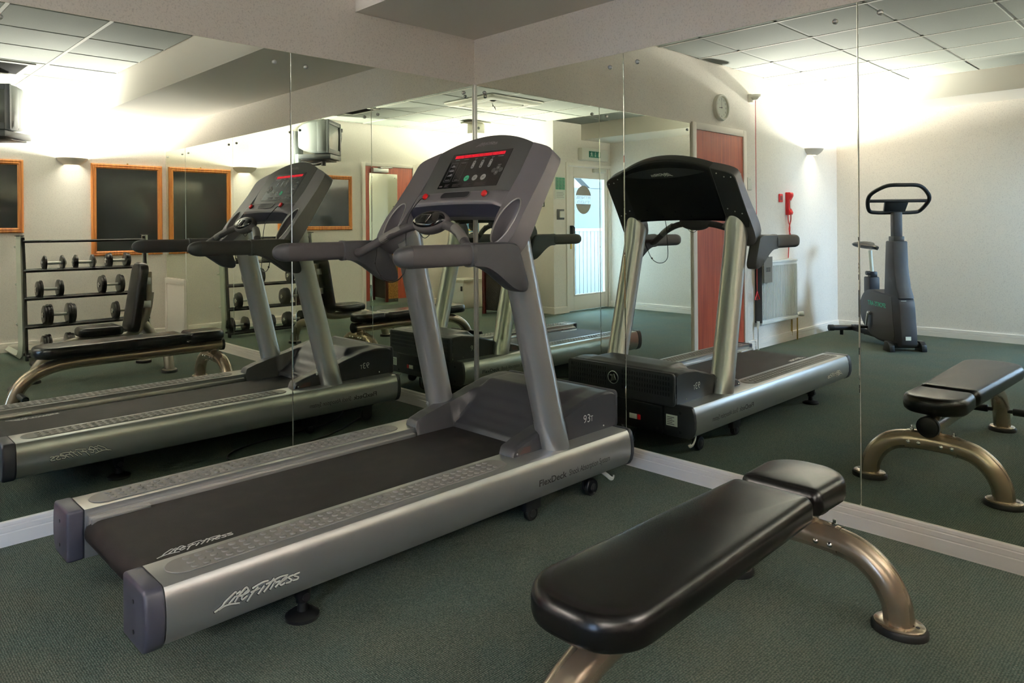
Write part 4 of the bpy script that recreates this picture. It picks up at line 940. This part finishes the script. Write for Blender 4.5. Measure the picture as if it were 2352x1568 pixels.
# ------------------------------------------------------------------ on the left wall past the mirrors
ck = thing('wall_clock', 'round white wall clock above the wooden door', 'clock', (2.985, T, 2.27))
MB().lathe([(.120, 0), (.122, .02), (.118, .034), (.108, .040), (.100, .036), (.098, .020), (.001, .020)], (0, 0, 0), (0, 1, 0), 40).build('case', 'white_plastic', ck, 35)
MB().lathe([(.098, .0205), (.001, .0207)], (0, 0, 0), (0, 1, 0), 40).build('dial', 'paper', ck, 0)
mb = MB()
for k in range(12):
    a = k*PI/6; x, z = .078*math.sin(a), .078*math.cos(a)
    text_on(mb, str(k or 12), lambda u, v: (-(x*-1)*-1-u if False else -x-u*1.0, .0212, z-.009+v), .026, 0, center=True)
mb.build('numerals', 'print_dark', ck, 0)
mb = MB()
for a, L_, w in ((math.radians(96), .048, .004), (math.radians(5), .07, .003)):
    d_ = Vector((-math.sin(a), 0, math.cos(a))); p_ = Vector((d_.z, 0, -d_.x))
    mb.add([d_*-.012+p_*w+Vector((0, .023, 0)), d_*-.012-p_*w+Vector((0, .023, 0)), d_*L_-p_*w*.5+Vector((0, .023, 0)), d_*L_+p_*w*.5+Vector((0, .023, 0))], [(0, 1, 2, 3)])
mb.build('hands', 'print_dark', ck, 0)
pcd = thing('alarm_pull_cord', 'red emergency pull cord with two triangle grips hanging beside the wooden door', 'pull cord', (3.56, .05, .4))
MB().lathe([(.052, 0), (.052, .02), (.030, .045), (.012, .05), (.001, .05)], (0, 0, 2.05), (0, 0, -1), 24).build('ceiling_rose', 'white_plastic', pcd, 40)
MB().box(-.04, .04, -.055, -.02, 1.98, 2.06, .004).build('rose_bracket', 'white_plastic', pcd)
MB().tube([(0, 0, 2.02), (.006, 0, .08)], .0028, 6).build('cord', 'red_cord', pcd)
for z in (.80, .09): MB().tube([(.006, 0, z+.075), (.055, 0, z), (-.040, 0, z), (.006, 0, z+.075)], .0065, 8).build('triangle_grip', 'red_plastic', pcd)
ph = thing('telephone', 'red wall telephone with a twisted hanging cord', 'telephone', (4.35, T, 1.42))
MB().bev(MB().prism([(0, -.115), (.045, -.115), (.055, -.09), (.035, -.05), (.035, .04), (.058, .08), (.058, .11), (.045, .12), (0, .12)], lambda u, v, t: (-.035+t*.07, u, v)), .008, 2, 30).build('handset', 'red_plastic', ph, 35)
MB().box(-.042, .042, 0, .022, -.115, .12, .006).build('cradle', 'red_plastic', ph)
MB().box(-.012, .012, .0365, .0405, -.05, .035).build('label_strip', 'paper', ph)
pts = [(-.022, .02, -.115), (-.015, .02, -.18), (.02, .02, -.24), (.012, .02, -.30), (-.015, .02, -.36), (-.01, .02, -.44), (-.012, .014, -.56)]
MB().tube(sm(pts, 6), .005, 8).tube(sm([(.022, .03, -.115), (.018, .03, -.17), (-.018, .03, -.24), (-.016, .03, -.29), (.018, .03, -.335), (.0, .024, -.38), (-.01, .02, -.42)], 6), .006, 8).build('cord', 'red_cord', ph, 60)
fc = thing('call_point', 'small dark red square plate beside the red telephone', 'switch', (4.19, T, 1.478))
MB().box(-.038, .038, 0, .014, -.042, .042, .004).build('plate', 'red_plastic', fc); MB().box(-.02, .02, .0135, .0155, -.022, .022, .001).build('window', 'dark_wood', fc)
rd = thing('radiator', 'white ribbed panel radiator under the red telephone', 'radiator', (4.04, T, .235))
MB().box(-.40, .40, .02, .06, 0, .61, .004).build('panel', 'radiator', rd)
mb = MB()
for i in range(26): mb.prism([(-.385+i*.0308-.006, .058), (-.385+i*.0308+.006, .058), (-.385+i*.0308+.003, .068), (-.385+i*.0308-.003, .068)], lambda u, v, t: (u, v, .045+t*.52))
mb.build('ribs', 'radiator', rd, 0)
MB().box(-.402, .402, .012, .072, .592, .614, .004).box(-.402, .402, .015, .068, .0, .03, .004).build('end_rails', 'radiator', rd)
MB().box(-.408, -.398, .0, .07, .02, .60).build('side_strip', 'tv_dark', rd)  # dark strip down the left side of the white panel
MB().cyl((.42, .04, .03), (1, 0, 0), .018, .07, 14).lathe([(.022, 0), (.026, .01), (.026, .045), (.02, .055), (.001, .056)], (.48, .04, .03), (.3, 1, .1), 16).build('valve', 'white_plastic', rd, 40)
MB().tube([(.445, .04, .02), (.445, .04, -.235)], .008, 10).tube([(.375, .012, -.02), (.375, .012, -.235)], .008, 10).build('pipe', 'brass', rd)
MB().tube([(-.425, .04, -.01), (-.425, .04, -.235)], .008, 10).cyl((-.425, .04, -.03), (0, 0, 1), .014, .07, 12).build('tail_pipe', 'radiator', rd)
MB().box(3.42, 3.478, T, .004, 1.545, 1.665, .002) and None
wp_ = thing('blank_plate', 'small blank white wall plate just beside the wooden door', 'wall plate', (3.53, T, 1.60))
MB().box(-.04, .04, 0, .010, -.06, .06, .003).build('plate', 'white_plastic', wp_); MB().sphere((0, .010, .04), .004, 8, 6).build('screw', 'steel', wp_)

hc = thing('hanging_card', 'grey card with dark print hanging on a black cord over the radiator end', 'card', (3.705, T, .77))
MB().bev(MB().prism([(-.088, -.125), (.088, -.125), (.088, .125), (-.088, .125)], lambda u, v, t: (u, .100+t*.004, v)), .001, 1).build('card', 'card_grey', hc, 0)
mb = MB()
for x0 in (-.045, -.014, .017):
    for q in ((x0, x0+.026, -.02, -.013), (x0, x0+.026, .015, .022), (x0, x0+.007, -.02, .022), (x0+.019, x0+.026, -.02, .022)): mb.box(q[0], q[1], .1042, .1048, q[2], q[3])
mb.build('print', 'print_dark', hc, 0)
MB().tube(sm([(0, .102, .115), (0, .10, .20), (0, .06, .27), (0, .012, .31)], 5), .004, 8).build('cord', 'black_plastic', hc, 60)
MB().cyl((0, 0, .315), (0, 1, 0), .008, .03, 10).build('hook', 'black_plastic', hc)
# ------------------------------------------------------------------ around the glass door
ex = thing('exit_sign', 'boxed green running-man exit sign above the glass door', 'exit sign', (5.225, YE, 2.235))
MB().box(-.295, .295, -.075, 0, -.085, .085, .008).build('housing', 'white_plastic', ex)
MB().box(-.145, .115, -.0775, -.0745, -.045, .045).build('legend', 'exit_green', ex, 0)
mb = MB(); g = lambda u, v, t: (u, -.0778-t*.0006, v)
# seen from the room the man stands at the left as drawn here (x grows to the right of the viewer facing the door)
mb.prism([(.070, -.035), (.098, -.035), (.098, .035), (.070, .035)], g)
mb.prism([(-.004, .035), (.004, .035), (.004, -.012), (.014, -.012), (0, -.035), (-.014, -.012), (-.004, -.012)], g)
mb.prism(ell(-.085, .028, .008, .008, 12), g)
for q in ([(-.098, .018), (-.080, .020), (-.076, -.006), (-.092, -.006)], [(-.092, -.004), (-.082, -.004), (-.100, -.032), (-.110, -.032)], [(-.084, -.004), (-.076, -.006), (-.062, -.018), (-.066, -.035), (-.072, -.020)], [(-.098, .018), (-.112, .006), (-.108, .002), (-.092, .012)], [(-.080, .018), (-.064, .008), (-.067, .003), (-.082, .012)]): mb.prism(q, g)
mb.build('pictogram', 'paper', ex, 0)
no = thing('notice', 'green and white notice on the wall left of the glass door', 'notice', (4.536, YE, 1.735))
MB().box(-.105, .105, -.006, 0, -.155, .16, .002).build('sheet', 'paper', no)
mb = MB()
for i in range(3): mb.box(-.095+i*.065, -.036+i*.065, -.0072, -.0058, -.02, .145)
mb.build('green_columns', 'notice_green', no, 0)
mb = MB()
for i in range(3):
    for k in range(8): mb.box(-.090+i*.065, -.042+i*.065-.01*(k % 3), -.0078, -.0070, .0+k*.017, .006+k*.017)
for k in range(4): mb.box(-.08, .08-.02*(k % 2), -.0072, -.0058, -.13+k*.022, -.124+k*.022)
mb.build('print', 'print_grey', no, 0)
sw = thing('light_switch', 'white rocker switch on a beige plate beside the glass door', 'switch', (4.54, YE, 1.37))
MB().box(-.075, .075, -.010, 0, -.072, .072, .004).build('plate', 'tv_grey', sw); MB().box(-.035, .06, -.03, -.010, -.045, .045, .006).build('rocker', 'white_plastic', sw)
nf = thing('small_notice', 'small framed notice on the short side wall near its corner', 'notice', (XS, 3.54, 1.53))
MB().box(-.012, 0, -.055, .055, -.05, .05, .003).build('frame', 'tv_grey', nf); MB().box(-.0135, -.0115, -.045, .045, -.04, .04).build('sheet', 'paper', nf)
mb = MB()
for k in range(4): mb.box(-.0142, -.0133, -.035, .03-.012*(k % 2), -.03+k*.017, -.024+k*.017)
mb.build('print', 'print_dark', nf, 0)
# white cabinet with shelf and fan against the side wall
cb = thing('cabinet', 'low white cabinet against the short side wall', 'cabinet', (4.20, 4.93, 0))
MB().box(-.19, .195, -.17, .17, 0, .40, .006).build('body', 'white_plastic', cb); MB().box(-.205, .195, -.185, .185, .40, .43, .006).build('top', 'white_plastic', cb)
MB().box(-.196, -.188, -.16, .16, .03, .38, .004).build('door', 'radiator', cb); MB().box(-.215, -.196, -.15, -.12, .26, .33, .004).build('handle', 'tv_grey', cb)
sh = thing('wall_shelf', 'white wall shelf below a blue and yellow poster', 'shelf', (XS, 4.88, 1.085))
MB().box(-.20, 0, -.22, .22, -.018, .018, .003).build('board', 'white_plastic', sh)
for y in (-.15, .15): MB().prism([(0, -.018), (-.16, -.018), (0, -.14)], lambda u, v, t: (u, y-.01+t*.02, v)).build('bracket', 'white_plastic', sh)
fn = thing('desk_fan', 'small round black fan on the white wall shelf', 'fan', (4.31, 4.87, 1.103))
MB().lathe([(.05, 0), (.05, .012), (.012, .02), (.012, .06), (.001, .06)], (0, 0, 0), (0, 0, 1), 20).build('base', 'black_plastic', fn)
mb = MB()
for r in (.028, .052, .074): mb.tube([(-.03, r*math.cos(a), .125+r*math.sin(a)) for a in [2*PI*i/24 for i in range(25)]], .0035, 6)
for k in range(12): a = k*PI/6; mb.tube([(-.03, 0, .125), (-.03, .075*math.cos(a), .125+.075*math.sin(a))], .002, 5)
mb.build('guard', 'black_plastic', fn); MB().lathe([(.076, 0), (.078, .02), (.076, .045), (.04, .06), (.001, .065)], (-.028, 0, .125), (1, 0, 0), 24).build('motor_housing', 'black_plastic', fn)
po = MB().box(XS-.003, XS, 4.85, 5.12, 1.13, 1.42).build('poster', 'poster_blue', smooth=0); tag(po, 'blue and yellow poster on the wall above the white shelf', 'poster')
mb = MB()
for k in range(4): mb.box(XS-.004, XS-.0028, 4.87, 5.10-.03*(k % 2), 1.15+k*.065, 1.175+k*.065)
mb.build('yellow_bands', 'poster_yellow', po, 0)
ch = thing('wicker_armchair', 'armchair with dark red wooden posts, woven wicker panels and a black cushion', 'chair', (4.09, 3.90, 0), math.radians(8))
for x in (-.24, .24):
    for y in (-.24, .24): MB().box(x-.022, x+.022, y-.022, y+.022, 0, .80 if y > 0 else .62, .004).build('post', 'dark_wood', ch)
def weave(i, j, n): return .006*math.copysign(1, math.sin(i*n*PI))*math.copysign(1, math.sin(j*46))
def wpanel(a, b, z1, m_='wicker'):
    a, b = Vector(a), Vector(b); d = (b-a); nn = Vector((-d.y, d.x, 0)).normalized()
    mb = MB()
    for k in (-1, 1): mb.grid(lambda i, j: a+d*i+nn*(k*.006+.004*math.sin(i*22*PI)*math.sin(j*30*PI))+Vector((0, 0, .05+(z1-.05)*j)), 44, 60)
    return mb.build('wicker_panel', m_, ch, 60)
wpanel((-.22, -.24, 0), (-.22, .22, 0), .60, 'wicker_dark'); wpanel((.22, -.24, 0), (.22, .22, 0), .60, 'wicker_dark'); wpanel((-.22, .24, 0), (.22, .24, 0), .78)
MB().box(-.21, .21, -.24, .23, .36, .40, .004).build('seat_frame', 'dark_wood', ch)
MB().box(-.20, .20, -.25, .22, .40, .49, .03, 4).build('cushion', 'black_matte', ch)
for x in (-.24, .24): MB().box(x-.03, x+.03, -.26, .24, .62, .645, .006).build('armrest', 'dark_wood', ch)
MB().box(-.26, .26, .215, .265, .80, .83, .006).build('top_rail', 'dark_wood', ch)

# ------------------------------------------------------------------ on the ceiling
ac = thing('air_conditioner', 'square white ceiling air conditioner with a grille in the middle', 'air conditioner', (2.83, 2.83, HC-.004))
MB().loft([[(x, y, z) for x, y in rrect(-a, a, -a, a, .03, 4)] for a, z in ((.42, 0), (.42, -.012), (.395, -.028), (.30, -.034))], False).build('fascia', 'white_plastic', ac, 40)
MB().loft([[(x, y, z) for x, y in rrect(-a, a, -a, a, .02, 4)] for a, z in ((.235, -.02), (.235, -.038), (.225, -.042), (.01, -.042))], False).build('intake_grille', 'white_plastic', ac, 40)
MB().loft([[(x, y, z) for x, y in rrect(-a, a, -a, a, .02, 4)] for a, z in ((.30, -.034), (.235, -.026))], False).build('outlet_slot', 'iron', ac, 40)
mb = MB()
for k in range(4):
    R4 = Matrix.Rotation(k*PI/2, 4, 'Z'); mb.add([R4 @ Vector(p) for p in ((-.22, .245, -.040), (.22, .245, -.040), (.22, .288, -.030), (-.22, .288, -.030), (-.22, .245, -.037), (.22, .245, -.037), (.22, .288, -.027), (-.22, .288, -.027))], [(0, 1, 2, 3), (4, 7, 6, 5), (0, 4, 5, 1), (3, 2, 6, 7), (0, 3, 7, 4), (1, 5, 6, 2)])
mb.build('outlet_flap', 'white_plastic', ac, 0)
vt = thing('ceiling_vent', 'dark slatted ceiling vent with a white rim near the television', 'vent', (1.79, 4.36, HC-.004))
mb = MB()
for q in ((-.30, -.25, -.30, .30), (.25, .30, -.30, .30), (-.25, .25, -.30, -.25), (-.25, .25, .25, .30)): mb.box(q[0], q[1], q[2], q[3], -.012, .001, .003)
mb.build('rim', 'bar_white', vt); MB().box(-.25, .25, -.25, .25, -.002, .0).build('backing', 'black_matte', vt)
for k in range(14): MB().prism([(-.235+k*.036-.010, -.003), (-.235+k*.036+.006, -.012), (-.235+k*.036+.009, -.010), (-.235+k*.036-.007, -.001)], lambda u, v, t: (-.25+t*.5, u, v)).build('slat', 'iron', vt, 0)
bx = thing('ceiling_box', 'small white box fixed to the ceiling near the side wall', 'sensor', (3.72, 4.14, HC-.006))
MB().box(-.15, .15, -.15, .15, -.02, 0, .004).build('mounting_plate', 'white_plastic', bx); MB().box(-.085, .085, -.085, .085, -.155, -.02, .008).build('housing', 'white_plastic', bx)
MB().cyl((-.03, -.086, -.09), (0, -1, 0), .02, .004, 14).build('lens', 'iron', bx)
